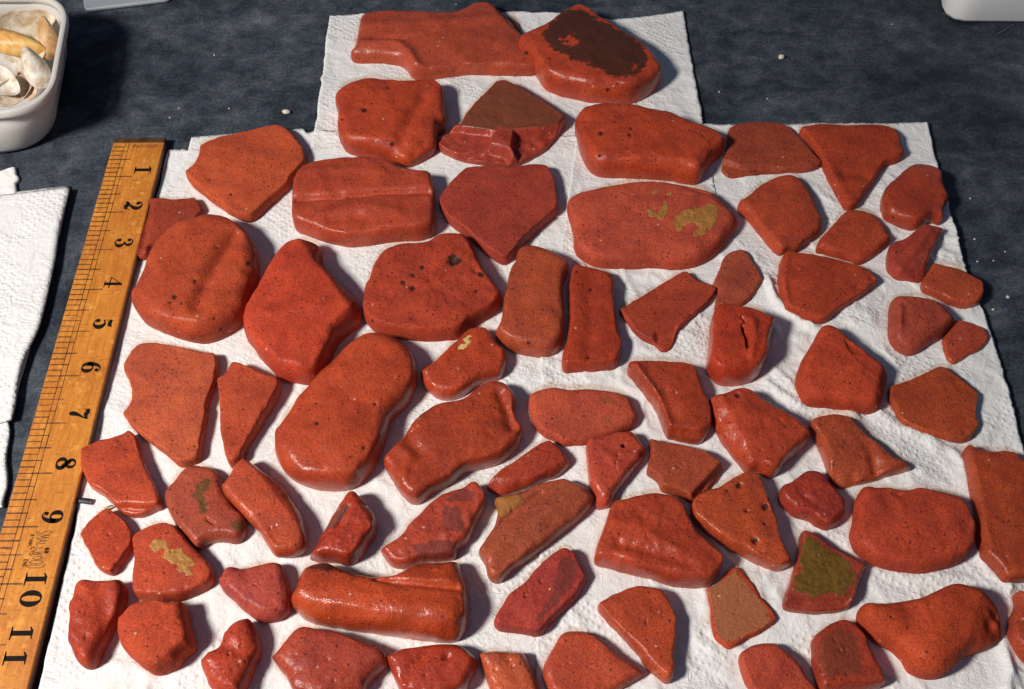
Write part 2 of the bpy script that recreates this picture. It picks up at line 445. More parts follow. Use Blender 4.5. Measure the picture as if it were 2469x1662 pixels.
st('largest flat orange pebble, with ochre crust patches near its right end', 7,
   '-99,-28 -24,-88 136,-138 336,-178 446,-188 586,-178 766,-158 936,-128 1056,-48 1130,20 1172,90 1165,180 1110,270 1020,370 900,450 800,475 680,482 520,470 400,475 280,480 150,470 75,450 -10,400 -45,350 -55,310 -60,200 -85,100 -105,20',
   17, 7, (0.47, 0.088, 0.036), 0.55, 2.3, 0.4, 1.6, f=[('g', '600,330 800,320', 60, -0.7), ('f', '1000,330 1150,40 1160,330', 0.7), ('g', '800,-150 1000,-100', 30, -1.2)],
   patches=[('ochre_crust', '700,110 760,40 870,0 1000,-20 1040,30 1030,110 1000,160 930,220 870,235 840,200 880,160 850,130 790,150 760,195 720,180'),
            ('ochre_crust', '490,50 505,20 560,40 600,30 640,-40 662,20 650,80 610,112 570,95 520,85'),
            ('ochre_crust', '530,-110 570,-130 590,-112 565,-88 540,-90'), ('ochre_crust', '650,-100 690,-112 690,-88 655,-82')])
st('large matte orange slab with a notched left edge, top left beside the ruler end', 1,
   '1420,1340 1440,1270 1500,1210 1530,1130 1520,1100 1570,1070 1700,1030 1900,985 2050,950 2120,952 2195,1000 2255,1070 2315,1170 2325,1240 2275,1310 2195,1400 2187,1431 2077,1531 1977,1621 1917,1676 1857,1681 1757,1636 1627,1551 1527,1471 1457,1411',
   12, 3.5, O_, 0.55, 2.5, 0.4, 0.7, f=[('g', '1560,1440 1720,1590 1850,1650', 40, -0.6), ('d', 1585, 1360, 14, -1.0)], und=2.5)
st('chunky red brick with two rounded lobes and a long groove across its top', 2,
   '45,1420 60,1340 110,1270 200,1225 400,1200 600,1200 760,1230 860,1280 1010,1300 1070,1330 1090,1400 1100,1480 1100,1560 1105,1668 1090,1768 1010,1818 820,1833 620,1863 470,1878 432,1871 282,1841 132,1786 52,1756 30,1691 32,1561 42,1411',
   19, 5, (0.40, 0.060, 0.026), 0.40, 2.6, 0.3, 1.0, f=[('g', '30,1500 300,1490 700,1450 1100,1440', 38, -3.2), ('g', '60,1300 300,1280 700,1300', 60, 0.8), ('p', '20,1730 200,1790 450,1830 800,1780 1120,1720 1100,1920 30,1920', -5.5, 26), ('g', '250,1620 500,1560 800,1590', 80, 1.6), ('g', '300,1660 520,1640', 50, -1.0)])
st('mauve-red pentagon slab with a sharp point and flat top, in the upper middle', 6,
   '860,-268 950,-278 1050,-283 1180,-268 1290,-286 1450,-288 1500,-228 1530,-118 1545,-40 1545,40 1530,80 1400,190 1300,290 1220,380 1165,440 1120,435 1050,390 960,320 880,250 800,190 720,120 680,60 660,0 660,-38 710,-118 770,-188 820,-228',
   13, 1.6, (0.34, 0.050, 0.030), 0.5, 3.0, 0.2, 0.3, und=0.8)
st('dull brown brick chip wedged against the ruler behind the big round pebble', 5,
   '510,95 600,92 700,100 840,92 870,115 920,200 905,225 800,340 680,420 560,470 520,480 500,540 450,560 410,530 410,495 430,440 455,350 480,200 490,140',
   8, 2.2, (0.29, 0.046, 0.022), 0.5, 2.6, 0.3, 0.4, f=[('g', '500,130 470,340 440,500', 40, -1.4), ('d', 460, 480, 40, 1.4)])
st('big round brick pebble with a broad diagonal groove, right beside the ruler', 5,
   '410,900 420,780 470,640 520,500 600,360 700,280 800,232 930,225 1060,245 1170,300 1270,390 1330,490 1352,590 1340,700 1310,800 1280,890 1240,1000 1150,1100 1040,1165 960,1190 860,1188 720,1150 590,1100 490,1050 440,990',
   24, 10, (0.41, 0.066, 0.024), 0.5, 2.1, 0.42, 2.5, f=[('g', '1150,360 1060,520 960,700 860,900', 75, -3.4), ('g', '900,260 720,420 560,700', 90, 0.8), ('d', 1010, 462, 12, -1.5), ('g', '430,950 560,1060 760,1130', 30, -0.9)], speck=1.25)
st('bright red angular lump with a hooked top and a dark broken right side', 5,
   '1250,1040 1260,930 1290,840 1350,710 1420,590 1500,480 1580,420 1680,395 1770,420 1820,480 1820,530 1795,580 1880,670 1970,760 2060,850 2100,930 2120,1000 2050,1090 1950,1180 1880,1310 1830,1430 1740,1500 1620,1490 1500,1470 1450,1410 1350,1310 1300,1230 1255,1170',
   25, 7, (0.46, 0.056, 0.024), 0.5, 2.4, 0.38, 1.5, f=[('f', '1640,1480 2010,920 2080,1200', 1.7), ('f', '1700,470 1860,690 1860,560', 0.8), ('g', '1290,940 1500,960 1800,900', 90, 1.4), ('d', 1850, 1160, 50, -2.4), ('d', 1720, 1340, 40, -1.6)])
st('coarse pitted red brick slab with a dark hole near its broken upper right side', 6,
   '88,760 110,620 150,480 200,370 260,310 380,275 560,260 620,220 700,200 830,208 890,250 930,330 960,420 1010,510 1090,600 1130,680 1120,750 1050,830 950,890 880,930 800,1000 700,1015 580,1020 400,1005 250,980 170,950 110,880 85,820',
   18, 6, (0.38, 0.052, 0.024), 0.55, 2.3, 0.36, 1.2, f=[('d', 760, 400, 44, -2.6), ('d', 930, 480, 40, -1.4), ('d', 450, 600, 40, -0.8), ('f', '850,220 1060,600 1050,380', 0.6), ('rough', 0.35)], speck=2.0, s=(dict(c1=(0.018, 0.012, 0.010), c2=(0.04, 0.022, 0.015), op=0.92, ragged=1.4), ['715,368 760,362 840,400 800,442 745,445', '940,470 1000,520 960,540'], []))
st('upright tan-orange brick cobble with a glossy lower end, left of the thin red bar', 6,
   '1240,360 1280,305 1340,285 1450,310 1570,360 1630,430 1630,500 1590,600 1590,750 1600,900 1590,1020 1550,1100 1480,1145 1390,1140 1230,1110 1150,1060 1085,990 1090,940 1130,850 1140,730 1170,620 1190,500 1230,430',
   19, 6, (0.38, 0.076, 0.022), 0.34, 2.4, 0.36, 1.2, f=[('f', '1100,960 1560,1010 1300,1130', 0.55), ('d', 1330, 1028, 14, -1.0), ('g', '1180,720 1560,760', 100, -0.8)])
st('tall narrow dark red brick bar standing right of the tan-orange cobble', 6,
   '1680,440 1780,455 1900,480 1940,510 1970,600 1975,720 1980,850 2000,950 2025,1050 2015,1170 1980,1240 1850,1262 1700,1262 1610,1268 1580,1230 1585,1130 1620,1000 1635,850 1632,700 1640,560 1660,480',
   16, 3.5, (0.34, 0.042, 0.016), 0.48, 2.5, 0.32, 0.6, f=[('g', '1800,560 1800,850 1790,1120', 80, -1.2), ('p', '1560,1180 1980,1180 2050,1160 2000,1300 1580,1300', -4, 20)], und=1.0)
st('flat pink-red blade of brick with an arrow-like tail, centre right', 7,
   '285,800 320,770 450,690 600,600 700,540 760,505 800,510 860,565 980,615 1015,640 1000,700 920,790 850,850 780,910 710,990 690,1080 650,1115 590,1115 560,1070 480,1035 400,980 340,890 300,840',
   10, 1.8, (0.36, 0.054, 0.026), 0.5, 3.0, 0.22, 0.3, f=[('p', '570,950 720,900 700,1150 540,1150', -2.6, 22)], und=0.8)
st('small tan kite-shaped chip above the cracked red cube', 7,
   '1080,390 1130,345 1190,322 1240,335 1290,410 1340,490 1365,550 1350,600 1310,670 1230,750 1150,770 1080,775 1030,790 1005,780 1010,720 1025,660 990,610 1010,560 1040,490',
   8, 2.2, (0.35, 0.080, 0.032), 0.55, 2.6, 0.3, 0.4)
st('broad red brick wedge tapering right, with a visible front side, right of the kite chip', 7,
   '1490,460 1510,410 1550,345 1620,350 1760,370 1950,410 2080,455 2150,490 2200,540 2212,590 2207,627 2057,737 1907,837 1837,897 1757,900 1637,857 1537,807 1520,760 1490,640 1480,560',
   13, 3, (0.39, 0.055, 0.022), 0.5, 2.8, 0.28, 0.6, f=[('g', '1560,380 1540,600 1560,740', 40, 0.8), ('g', '2010,640 2100,600', 24, -0.9)], und=0.8)
st('cracked red cube of brick with a deep slit in its top face', 7,
   '970,870 1000,810 1060,755 1150,748 1260,755 1370,790 1430,850 1425,950 1400,1060 1380,1180 1340,1280 1270,1335 1150,1362 1050,1355 990,1310 945,1230 945,1130 955,1010 965,930',
   25, 5, (0.41, 0.044, 0.015), 0.33, 2.5, 0.36, 1.0, f=[('g', '1225,905 1238,950 1256,1000 1262,1060', 13, -4.0), ('g', '1300,860 1310,1000 1290,1120', 45, 1.4), ('f', '960,1220 1340,1140 1150,1330', 0.9), ('g', '1215,840 1250,880', 12, -1.6)])
st('large blunt red brick pebble with a chipped upper right edge, right of the cracked cube', 8,
   '450,690 480,600 560,460 640,320 700,288 780,300 870,380 980,450 1080,530 1125,600 1130,680 1110,770 1090,850 1080,920 1020,955 900,945 750,920 600,905 520,880 480,810 455,750',
   20, 7, (0.43, 0.058, 0.024), 0.55, 2.3, 0.38, 1.6, f=[('p', '840,380 880,400 980,460 960,490 900,490 860,440', -1.6, 12), ('f', '1040,900 1110,600 1130,850', 0.8), ('f', '520,860 1060,860 800,960', 0.45)])
st('five-sided orange-brown brick slab by the right paper edge, below the thin chip', 8,
   '1150,810 1160,750 1250,710 1400,650 1520,592 1580,590 1680,670 1800,765 1820,830 1800,950 1825,1030 1800,1110 1740,1165 1650,1160 1480,1120 1320,1070 1240,1020 1200,940 1160,860',
   10, 2.2, (0.37, 0.064, 0.020), 0.42, 2.8, 0.28, 0.4, f=[('g', '1170,850 1240,960 1500,1080', 18, 0.5)], und=1.0)
st('big pale orange slab with a bitten left side and straight right side, by the ruler', 9,
   '490,290 510,200 560,120 640,85 740,90 900,120 1080,160 1160,180 1190,220 1180,350 1120,550 1110,650 1080,820 1050,980 990,1010 910,1035 830,970 700,870 560,760 500,680 485,610 520,560 550,510 550,450 520,400 500,350',
   11, 2.4, (0.45, 0.104, 0.036), 0.6, 2.8, 0.4, 0.5, und=1.6, f=[('d', 940, 370, 10, -0.6), ('d', 850, 495, 10, -0.6)])
st('tapering orange-red shard pointing down, right of the pale orange slab', 9,
   '1200,360 1250,310 1300,228 1340,235 1450,290 1590,350 1640,375 1665,410 1640,500 1560,640 1480,780 1400,920 1380,990 1340,1030 1290,1045 1260,990 1240,880 1220,760 1215,600 1205,480',
   14, 2.6, (0.42, 0.074, 0.022), 0.48, 2.6, 0.36, 0.5, f=[('d', 1310, 970, 40, 0.8), ('f', '1640,400 1400,920 1600,800', 0.6)], und=1.6)
st('huge kidney-shaped red brick pebble lying left of centre, largest of all', 10,
   '65,470 75,400 130,310 220,200 299,84 389,-21 489,-111 589,-201 669,-261 757,-300 877,-295 977,-249 1057,-174 1107,-74 1127,36 1100,130 1050,240 960,330 915,390 900,470 840,620 780,740 700,830 620,880 500,897 380,890 250,850 140,780 80,680 62,570',
   23, 10, (0.43, 0.062, 0.020), 0.34, 2.2, 0.4, 2.5, f=[('d', 360, 375, 18, -0.6), ('d', 555, 320, 14, -0.8), ('f', '700,840 1060,180 1100,600', 0.35)])
st('glossy wet red pebble with a pale yellow spot on its tip', 6,
   '520,1260 540,1220 620,1170 710,1090 790,1010 840,950 890,915 1000,915 1040,950 1090,1030 1150,1090 1165,1150 1150,1250 1100,1310 960,1350 870,1410 800,1450 720,1465 640,1450 560,1380 525,1320',
   15, 4.5, (0.44, 0.060, 0.020), 0.22, 2.4, 0.36, 1.2, f=[('f', '530,1330 860,1370 680,1460', 0.6), ('g', '820,1010 660,1170 560,1240', 40, 0.5)], speck=0.5,
   patches=[('pale_crust', '850,985 880,968 905,985 900,1020 870,1060 830,1080 795,1075 820,1035 850,1030 830,1005')])
st('long lumpy dark red fragment with flared ends, right of the kidney-shaped pebble', 10,
   '870,680 890,620 950,560 1020,480 1080,380 1140,320 1250,250 1380,220 1480,190 1560,120 1640,70 1720,60 1790,85 1840,150 1865,240 1850,320 1900,400 1920,450 1890,550 1830,620 1730,690 1600,730 1480,760 1380,840 1280,890 1200,940 1140,990 1080,995 1010,940 940,830 890,750',
   18, 5, (0.37, 0.052, 0.017), 0.32, 2.3, 0.36, 1.2, f=[('g', '1740,150 1800,280 1830,400', 50, -2.2), ('g', '1050,460 1100,560 1150,600', 60, -1.5), ('g', '980,560 1060,620 1010,800', 40, 1.0), ('f', '1200,900 1500,720 1450,900', 0.7), ('rough', 0.28)])
st('smooth flat orange oval pebble with faint brown smudges, in the centre', 11,
   '75,230 90,170 160,130 260,108 370,128 480,120 600,125 740,150 830,190 870,260 895,340 885,390 840,440 700,500 510,550 400,560 340,562 260,520 180,480 110,390 85,310',
   12, 4.5, (0.45, 0.086, 0.034), 0.55, 2.4, 0.36, 0.8, s=(dict(c1=(0.20, 0.07, 0.02), c2=(0.28, 0.09, 0.03), op=0.5, ragged=1.8), ['580,180 700,190 740,220 620,230', '640,330 720,320 720,390 640,390'], []))
st('blocky dark red brick stick leaning down to the right, below the thin red bar', 7,
   '345,1230 360,1190 420,1165 560,1168 700,1172 820,1190 870,1260 910,1370 940,1470 965,1580 970,1664 965,1714 910,1794 860,1806 730,1774 650,1754 620,1684 590,1594 530,1494 460,1414 400,1334 350,1274',
   17, 3.2, (0.36, 0.050, 0.016), 0.34, 2.5, 0.32, 0.6, f=[('g', '430,1200 560,1400 650,1640', 36, 1.2), ('p', '600,1690 700,1660 900,1690 1000,1640 960,1860 640,1860', -5, 20), ('g', '640,1400 720,1600', 40, -0.6)], und=1.0)
st('large faceted red brick lump with a rough shiny left flank, right of the leaning stick', 11,
   '1410,250 1440,200 1530,165 1650,122 1740,130 1850,210 1980,280 2080,330 2150,400 2180,480 2160,560 2090,630 1990,720 1930,795 1870,805 1790,770 1710,760 1650,690 1570,590 1500,480 1450,380 1420,310',
   19, 5, (0.39, 0.052, 0.019), 0.33, 2.4, 0.36, 0.8, f=[('f', '1540,180 1830,760 1500,500', 0.75), ('d', 1658, 170, 16, -1.4)])
st('brown-orange wedge with a long tail to the right, right of the faceted lump', 8,
   '555,1050 570,1010 640,965 740,945 850,955 890,990 960,1060 1060,1150 1160,1240 1290,1300 1315,1350 1300,1385 1150,1420 1020,1460 900,1490 800,1510 740,1480 710,1430 680,1330 640,1220 590,1120',
   15, 4, (0.37, 0.068, 0.024), 0.36, 2.4, 0.35, 0.8, f=[('f', '720,1290 1060,1290 860,1450', 0.55), ('g', '1060,1290 1110,1400', 50, -2.0), ('g', '960,1120 1130,1330', 60, -0.8)])
st('long smooth orange-brown slab cut off by the right edge of the view', 12,
   '1705,-30 1740,-65 1830,-55 1950,-40 2080,-35 2140,0 2195,80 2260,200 2280,500 2270,800 2250,960 2195,965 2020,972 1960,900 1900,830 1840,770 1825,690 1800,450 1780,320 1740,150 1715,50',
   16, 4.5, (0.38, 0.062, 0.019), 0.40, 2.4, 0.36, 0.6)
st('small dark red brick nugget above the olive-topped triangle', 12,
   '325,300 350,250 440,200 520,140 590,122 650,135 700,190 760,260 815,330 810,400 805,480 770,540 700,570 630,550 560,500 450,470 370,400 330,340',
   15, 4, (0.33, 0.040, 0.020), 0.42, 2.4, 0.32, 0.8, f=[('f', '340,330 700,520 450,500', 0.7), ('f', '680,540 800,420 800,560', 1.0), ('g', '500,280 640,380', 30, -0.7), ('rough', 0.2)])
st('big rounded rectangular red brick pebble at lower right', 12,
   '855,590 870,520 885,440 890,370 930,290 970,255 1080,245 1200,255 1280,270 1350,250 1500,262 1640,290 1710,330 1740,420 1770,500 1770,650 1755,740 1690,820 1550,870 1400,897 1250,885 1120,860 1020,830 940,770 890,710',
   19, 7, (0.42, 0.058, 0.026), 0.55, 2.4, 0.38, 1.2, f=[('d', 1340, 680, 40, -0.5), ('g', '900,700 1100,810 1500,820', 50, -0.7), ('d', 1250, 290, 30, -1.0)])
st('triangular fragment with a dark olive glazed top, at lower right', 12,
   '480,620 510,585 550,573 610,610 720,690 860,760 960,820 975,860 940,940 900,1050 870,1140 820,1180 700,1200 540,1200 400,1180 355,1140 355,1110 400,1000 420,920 460,800 480,700',
   13, 2.6, (0.30, 0.044, 0.022), 0.36, 2.6, 0.3, 0.4, kind='glazed_tile_fragment', cat='tile fragment', f=[('p', '340,1120 480,1075 880,1080 860,1230 340,1230', -3.0, 24)],
   patches=[('olive_glaze', '545,612 600,620 700,690 820,750 880,800 895,870 935,900 900,980 870,1040 800,1055 740,1035 660,1055 590,1080 520,1050 450,1010 440,960 460,900 510,860 495,800 512,700')])
st('large T-shaped orange-red brick lump at the lower right corner', 16,
   '905,1010 915,970 980,940 1150,920 1370,885 1500,840 1620,795 1720,782 1820,800 1900,840 1945,910 1960,1000 1980,1100 1975,1200 1920,1260 1800,1310 1710,1340 1670,1380 1640,1430 1570,1480 1500,1503 1390,1490 1300,1440 1250,1350 1190,1290 1120,1250 1040,1210 980,1150 920,1080',
   22, 8, (0.43, 0.062, 0.022), 0.55, 2.2, 0.38, 2.0, f=[('g', '1300,960 1350,1100 1300,1200', 100, -1.4), ('f', '1880,830 1700,1360 1950,1100', 0.5), ('g', '1650,860 1600,1050 1480,1250', 100, 1.0)])
st('brick fragment cut off by the right edge near the lower corner', 16,
   '2085,850 2195,845 2300,880 2330,1100 2300,1400 2195,1380 2120,1300 2060,1200 2045,1110 2080,1000 2095,920',
   15, 4, (0.38, 0.062, 0.028), 0.5, 2.3, 0.36, 0.8)
st('dark maroon brick cobble with a dusky top, left of the T-shaped lump', 16,
   '570,1210 600,1180 680,1110 760,1065 830,1050 900,1070 950,1130 990,1220 1040,1330 1090,1430 1115,1500 1110,1550 1050,1575 900,1600 700,1610 620,1575 600,1480 575,1370 575,1280',
   16, 5, (0.32, 0.042, 0.020), 0.46, 2.3, 0.36, 0.8, s=(DUSK, ['640,1190 800,1110 900,1140 960,1300 980,1450 700,1480 640,1350'], []))
st('orange-red wedge at the bottom edge, left of the dark maroon cobble', 16,
   '25,1340 60,1290 150,1240 270,1220 330,1235 410,1300 480,1370 540,1470 600,1540 620,1620 400,1680 150,1640 100,1568 60,1470',
   13, 4, (0.42, 0.072, 0.028), 0.5, 2.4, 0.34, 0.7)
st('tan-topped triangular tile chip with red broken edges, in the lower right', 15,
   '1730,810 1790,790 1860,720 1890,680 1950,645 2000,680 2080,790 2141,880 2221,980 2251,1050 2231,1085 2121,1160 2001,1220 1960,1250 1910,1275 1860,1260 1790,1190 1765,1100 1760,990 1735,880',
   8, 2.0, (0.44, 0.060, 0.022), 0.5, 2.6, 0.3, 0.3, kind='glazed_tile_fragment', cat='tile fragment', speck=0.6,
   s=(dict(c1=(0.26, 0.085, 0.034), c2=(0.42, 0.155, 0.064), op=0.88, ragged=1.0), ['1745,820 1860,740 1955,670 2060,800 2130,890 2200,980 2225,1050 2110,1130 1980,1180 1920,1210 1860,1200 1800,1120 1790,990'], ['1820,930 1850,960 1850,1020 1815,1030']),
   patches=[('pale_crust', '1815,855 1835,850 1848,880 1838,895 1820,885')])
st('red pebble with one round dark pinhole, point turned down, right of centre', 11,
   '505,580 520,520 560,490 650,470 780,445 860,445 920,510 955,590 935,660 880,740 800,840 720,950 690,1010 620,1040 580,1020 575,960 550,900 530,830 515,690',
   15, 4.5, (0.45, 0.070, 0.026), 0.34, 2.3, 0.38, 1.0, f=[('d', 795, 552, 15, -2.2), ('f', '540,850 680,930 600,980', 1.1), ('g', '640,600 760,700', 40, 0.6)])
st('small flat orange-brown chip with a level top, between the pinhole pebble and the faceted lump', 11,
   '985,510 1100,520 1220,545 1370,580 1440,620 1510,670 1545,730 1500,800 1430,890 1350,970 1300,995 1240,960 1160,935 1080,900 1040,830 970,780 965,740 985,660 985,560',
   14, 2.2, (0.36, 0.076, 0.024), 0.5, 2.8, 0.32, 0.4, f=[('p', '1560,660 1330,900 1270,1000 1400,1040 1640,760', -5.5, 18)], und=1.0)
st('orange-red triangular slab with scattered black pits and a shiny lower edge', 11,
   '1285,1040 1310,990 1400,900 1500,870 1620,800 1740,758 1800,775 1840,850 1880,960 1920,1080 1950,1200 2000,1330 2050,1430 2020,1480 1960,1510 1880,1490 1700,1400 1500,1290 1390,1200 1310,1120',
   17, 4, (0.42, 0.068, 0.019), 0.32, 2.4, 0.38, 0.8, f=[('d', 1670, 850, 20, -1.2), ('d', 1790, 1265, 22, -1.2), ('d', 1725, 1045, 12, -1.0), ('d', 1870, 1010, 26, -1.4)], speck=1.2)
st('big rough red brick fragment with a wavy ridged top, lower middle right', 11,
   '565,1430 575,1360 610,1260 660,1120 700,1000 740,970 870,935 980,910 1080,908 1180,930 1240,1000 1270,1090 1350,1200 1450,1290 1510,1370 1525,1430 1506,1530 1446,1612 1386,1632 1186,1622 1006,1572 836,1532 686,1492 586,1462',
   20, 4.5, (0.40, 0.053, 0.019), 0.34, 2.5, 0.34, 0.8, f=[('g', '760,1290 1000,1350 1300,1440', 50, -1.2), ('g', '700,1100 900,1180 1200,1330', 60, 0.9), ('p', '560,1450 840,1500 1100,1580 1400,1600 1300,1700 560,1560', -3.5, 24), ('rough', 0.28)], und=1.0)
st('long tan fluted bar of brick with an ochre corner, lying diagonally in the lower middle', 15,
   '10,545 30,500 80,420 130,340 160,260 150,200 130,150 160,120 314,90 380,70 444,25 564,-2 654,-22 714,-2 794,28 864,88 884,148 854,208 780,290 660,390 560,470 470,540 370,610 270,680 200,750 150,778 90,740 75,680 60,630',
   15, 5, (0.33, 0.078, 0.026), 0.38, 2.3, 0.36, 0.8, f=[('g', '150,330 300,200 480,80', 24, -1.1), ('g', '100,560 400,330 780,60', 70, 1.2), ('g', '250,280 450,130 640,20', 28, -0.8), ('d', 120, 670, 40, 0.7)],
   s=(dict(c1=(0.30, 0.115, 0.022), c2=(0.38, 0.16, 0.035), op=0.85, ragged=0.9), ['125,145 170,115 310,100 350,150 260,220 200,270 155,260'], []))
st('dark red brick stub with a glossy broken end, above the tan fluted bar', 10,
   '1645,860 1680,800 1760,730 1880,650 2000,560 2080,520 2125,515 2181,570 2241,630 2266,690 2241,740 2161,800 2061,830 1960,880 1860,910 1760,930 1700,910 1650,880',
   13, 3.6, (0.36, 0.046, 0.020), 0.34, 2.4, 0.34, 0.8, f=[('f', '1680,790 1900,790 1760,900', 0.8), ('f', '1930,860 2240,640 2150,860', 0.6), ('rough', 0.15)])
st('mottled purple-red fragment shaped like a boot, lower middle', 10,
   '855,1330 880,1300 950,1260 1010,1210 1060,1130 1120,1080 1200,1000 1300,920 1400,880 1480,860 1530,820 1570,830 1610,880 1640,930 1630,1020 1590,1100 1540,1200 1500,1290 1430,1340 1400,1410 1300,1430 1150,1445 1070,1475 940,1475 890,1430 855,1380',
   15, 4, (0.40, 0.058, 0.028), 0.30, 2.3, 0.36, 0.8, s=(PURPLE, ['1310,950 1460,870 1560,900 1520,960 1360,970', '1290,1040 1420,990 1480,1120 1470,1200 1330,1200', '1080,1300 1250,1260 1420,1280 1400,1400 1120,1400'], []), f=[('rough', 0.3), ('d', 1330, 1215, 40, 0.8), ('g', '950,1440 1080,1450', 14, -1.0)])
st('small angular dark red wedge with a grey strip along its left side, lower left middle', 10,
   '310,1390 340,1330 370,1260 430,1160 500,1040 560,930 600,885 640,890 700,950 770,1030 820,1140 810,1220 760,1310 680,1420 600,1460 500,1440 400,1440 330,1420',
   20, 3.4, (0.36, 0.040, 0.017), 0.32, 2.4, 0.32, 0.8, f=[('f', '620,920 420,1240 420,1050', 0.9), ('f', '630,920 800,1180 760,1000', 0.9), ('d', 380, 1370, 40, -1.0), ('rough', 0.3), ('g', '600,1010 500,1180 400,1240', 20, -0.8)],
   s=(dict(c1=(0.10, 0.045, 0.03), c2=(0.16, 0.06, 0.04), op=0.8, ragged=0.9), ['560,990 620,1000 540,1110 470,1170 430,1180 500,1070'], []))
st('smooth elongated brick finger leaning diagonally, right of the olive-stained pebble', 9,
   '1225,1190 1240,1130 1290,1060 1330,990 1390,965 1440,1000 1540,1070 1650,1160 1740,1280 1820,1410 1855,1530 1866,1585 1841,1655 1781,1695 1691,1710 1621,1705 1571,1645 1501,1535 1431,1455 1380,1400 1290,1310 1240,1250',
   14, 4.5, (0.43, 0.068, 0.026), 0.32, 2.4, 0.36, 0.8, z=3.0, und=2.0, f=[('g', '1250,1260 1450,1440 1640,1660', 20, 0.5), ('f', '1440,1010 1850,1540 1800,1300', 0.7)], speck=0.6)
st('brownish pebble with olive-green moss stains, lower left', 13,
   '1270,125 1285,35 1340,-25 1390,-95 1450,-125 1530,-115 1620,-85 1690,-15 1705,65 1730,130 1790,220 1860,290 1880,380 1850,440 1800,475 1700,460 1600,470 1540,510 1510,525 1470,490 1410,420 1340,340 1290,230',
   13, 4.5, (0.35, 0.072, 0.028), 0.42, 2.3, 0.38, 1.0, s=(OLIVE, ['1480,40 1520,-20 1590,-30 1575,40 1545,110 1555,220 1520,230 1490,150 1450,90', '1740,320 1800,280 1860,310 1850,370 1780,370'], []), f=[('g', '1570,290 1620,320', 14, -1.0), ('p', '1540,480 1700,440 1880,440 1850,540 1520,560', -3, 20)])
st('flat red brick chip with rounded left side, touching the lower part of the ruler', 9,
   '180,900 200,860 270,830 400,795 530,762 550,800 580,820 620,950 680,1100 740,1230 770,1330 720,1360 640,1400 570,1412 490,1395 430,1350 390,1310 320,1250 240,1205 210,1150 175,1050 175,960',
   12, 2.4, (0.44, 0.064, 0.022), 0.38, 2.6, 0.34, 0.4, f=[('p', '380,1310 480,1300 620,1310 740,1300 800,1330 640,1440 420,1420', -4, 16)], und=1.0)
st('small bright red diamond-shaped chip at lower left', 13,
   '628,410 660,350 720,280 790,225 830,213 880,250 960,320 1025,420 1020,500 960,590 880,700 850,713 780,690 740,640 700,560 650,470',
   10, 2.2, (0.44, 0.060, 0.022), 0.5, 2.8, 0.32, 0.4, und=1.2)
st('bell-shaped red pebble with an ochre crust streak on top, lower left', 13,
   '1035,700 1050,630 1040,540 1045,420 1080,370 1150,330 1220,318 1300,335 1380,400 1450,480 1530,560 1600,640 1640,720 1630,770 1560,830 1400,900 1300,912 1150,905 1060,895 1040,830',
   14, 3.2, (0.43, 0.064, 0.026), 0.5, 2.6, 0.32, 0.6, f=[('p', '1030,850 1200,860 1420,840 1650,740 1650,900 1040,960', -4.5, 24)], und=1.0,
   patches=[('ochre_crust', '1130,480 1160,440 1220,430 1262,450 1272,490 1300,512 1370,490 1400,530 1462,590 1475,640 1440,655 1472,690 1405,725 1350,680 1310,630 1250,592 1215,570 1240,540 1230,510 1180,535 1150,520')])
st('upright red fragment with a pitted narrow lower tip, beside the ruler numeral ten', 13,
   '600,820 620,760 650,742 720,750 800,752 900,752 960,775 985,830 975,900 950,1000 900,1080 850,1180 800,1270 750,1390 690,1425 630,1400 590,1320 560,1220 560,1120 575,1050 565,960 580,880',
   17, 5, (0.40, 0.052, 0.022), 0.5, 2.2, 0.38, 1.2, f=[('g', '760,780 780,900 800,1020', 70, -1.6), ('g', '790,1150 780,1260 740,1330', 36, -2.0), ('d', 650, 1180, 14, -1.4), ('f', '900,1080 760,1380 900,1300', 0.7), ('rough', 0.15)], speck=1.3)
st('matte orange-red hexagonal lump near the bottom left corner', 13,
   '945,1080 950,1030 980,970 1050,915 1150,905 1280,915 1400,930 1440,970 1460,1080 1490,1190 1490,1270 1420,1330 1370,1400 1280,1450 1190,1470 1130,1440 1050,1380 980,1310 955,1230 940,1160',
   21, 6, (0.45, 0.068, 0.028), 0.62, 2.3, 0.36, 1.2, f=[('f', '1230,1460 1460,1090 1450,1380', 0.9), ('f', '1380,930 1470,1180 1480,1040', 0.8), ('d', 1400, 1330, 12, -0.8)])
st('dusty pink kidney-shaped pebble left of the long glossy roll', 13,
   '1675,760 1690,700 1730,650 1780,645 1870,655 1960,630 2080,620 2130,640 2160,680 2191,780 2216,880 2201,980 2141,1040 2061,1068 1961,1062 1881,1000 1860,990 1790,920 1700,840',
   15, 6, (0.40, 0.072, 0.038), 0.5, 2.1, 0.4, 1.4, f=[('g', '1870,640 1880,740', 60, -0.9)])
st('knobbly red peanut-shaped fragment at the bottom left of the group', 13,
   '1550,1340 1590,1280 1650,1250 1700,1190 1720,1120 1780,1060 1850,1040 1920,1070 1950,1150 1985,1220 1990,1290 1960,1360 1920,1460 1870,1568 1840,1640 1700,1650 1630,1600 1590,1530 1560,1440',
   18, 6, (0.42, 0.052, 0.022), 0.46, 2.1, 0.38, 1.6, f=[('g', '1700,1230 1800,1280 1940,1240', 50, -1.5), ('f', '1960,1120 1850,1560 2000,1400', 0.6), ('rough', 0.2)], speck=1.2)
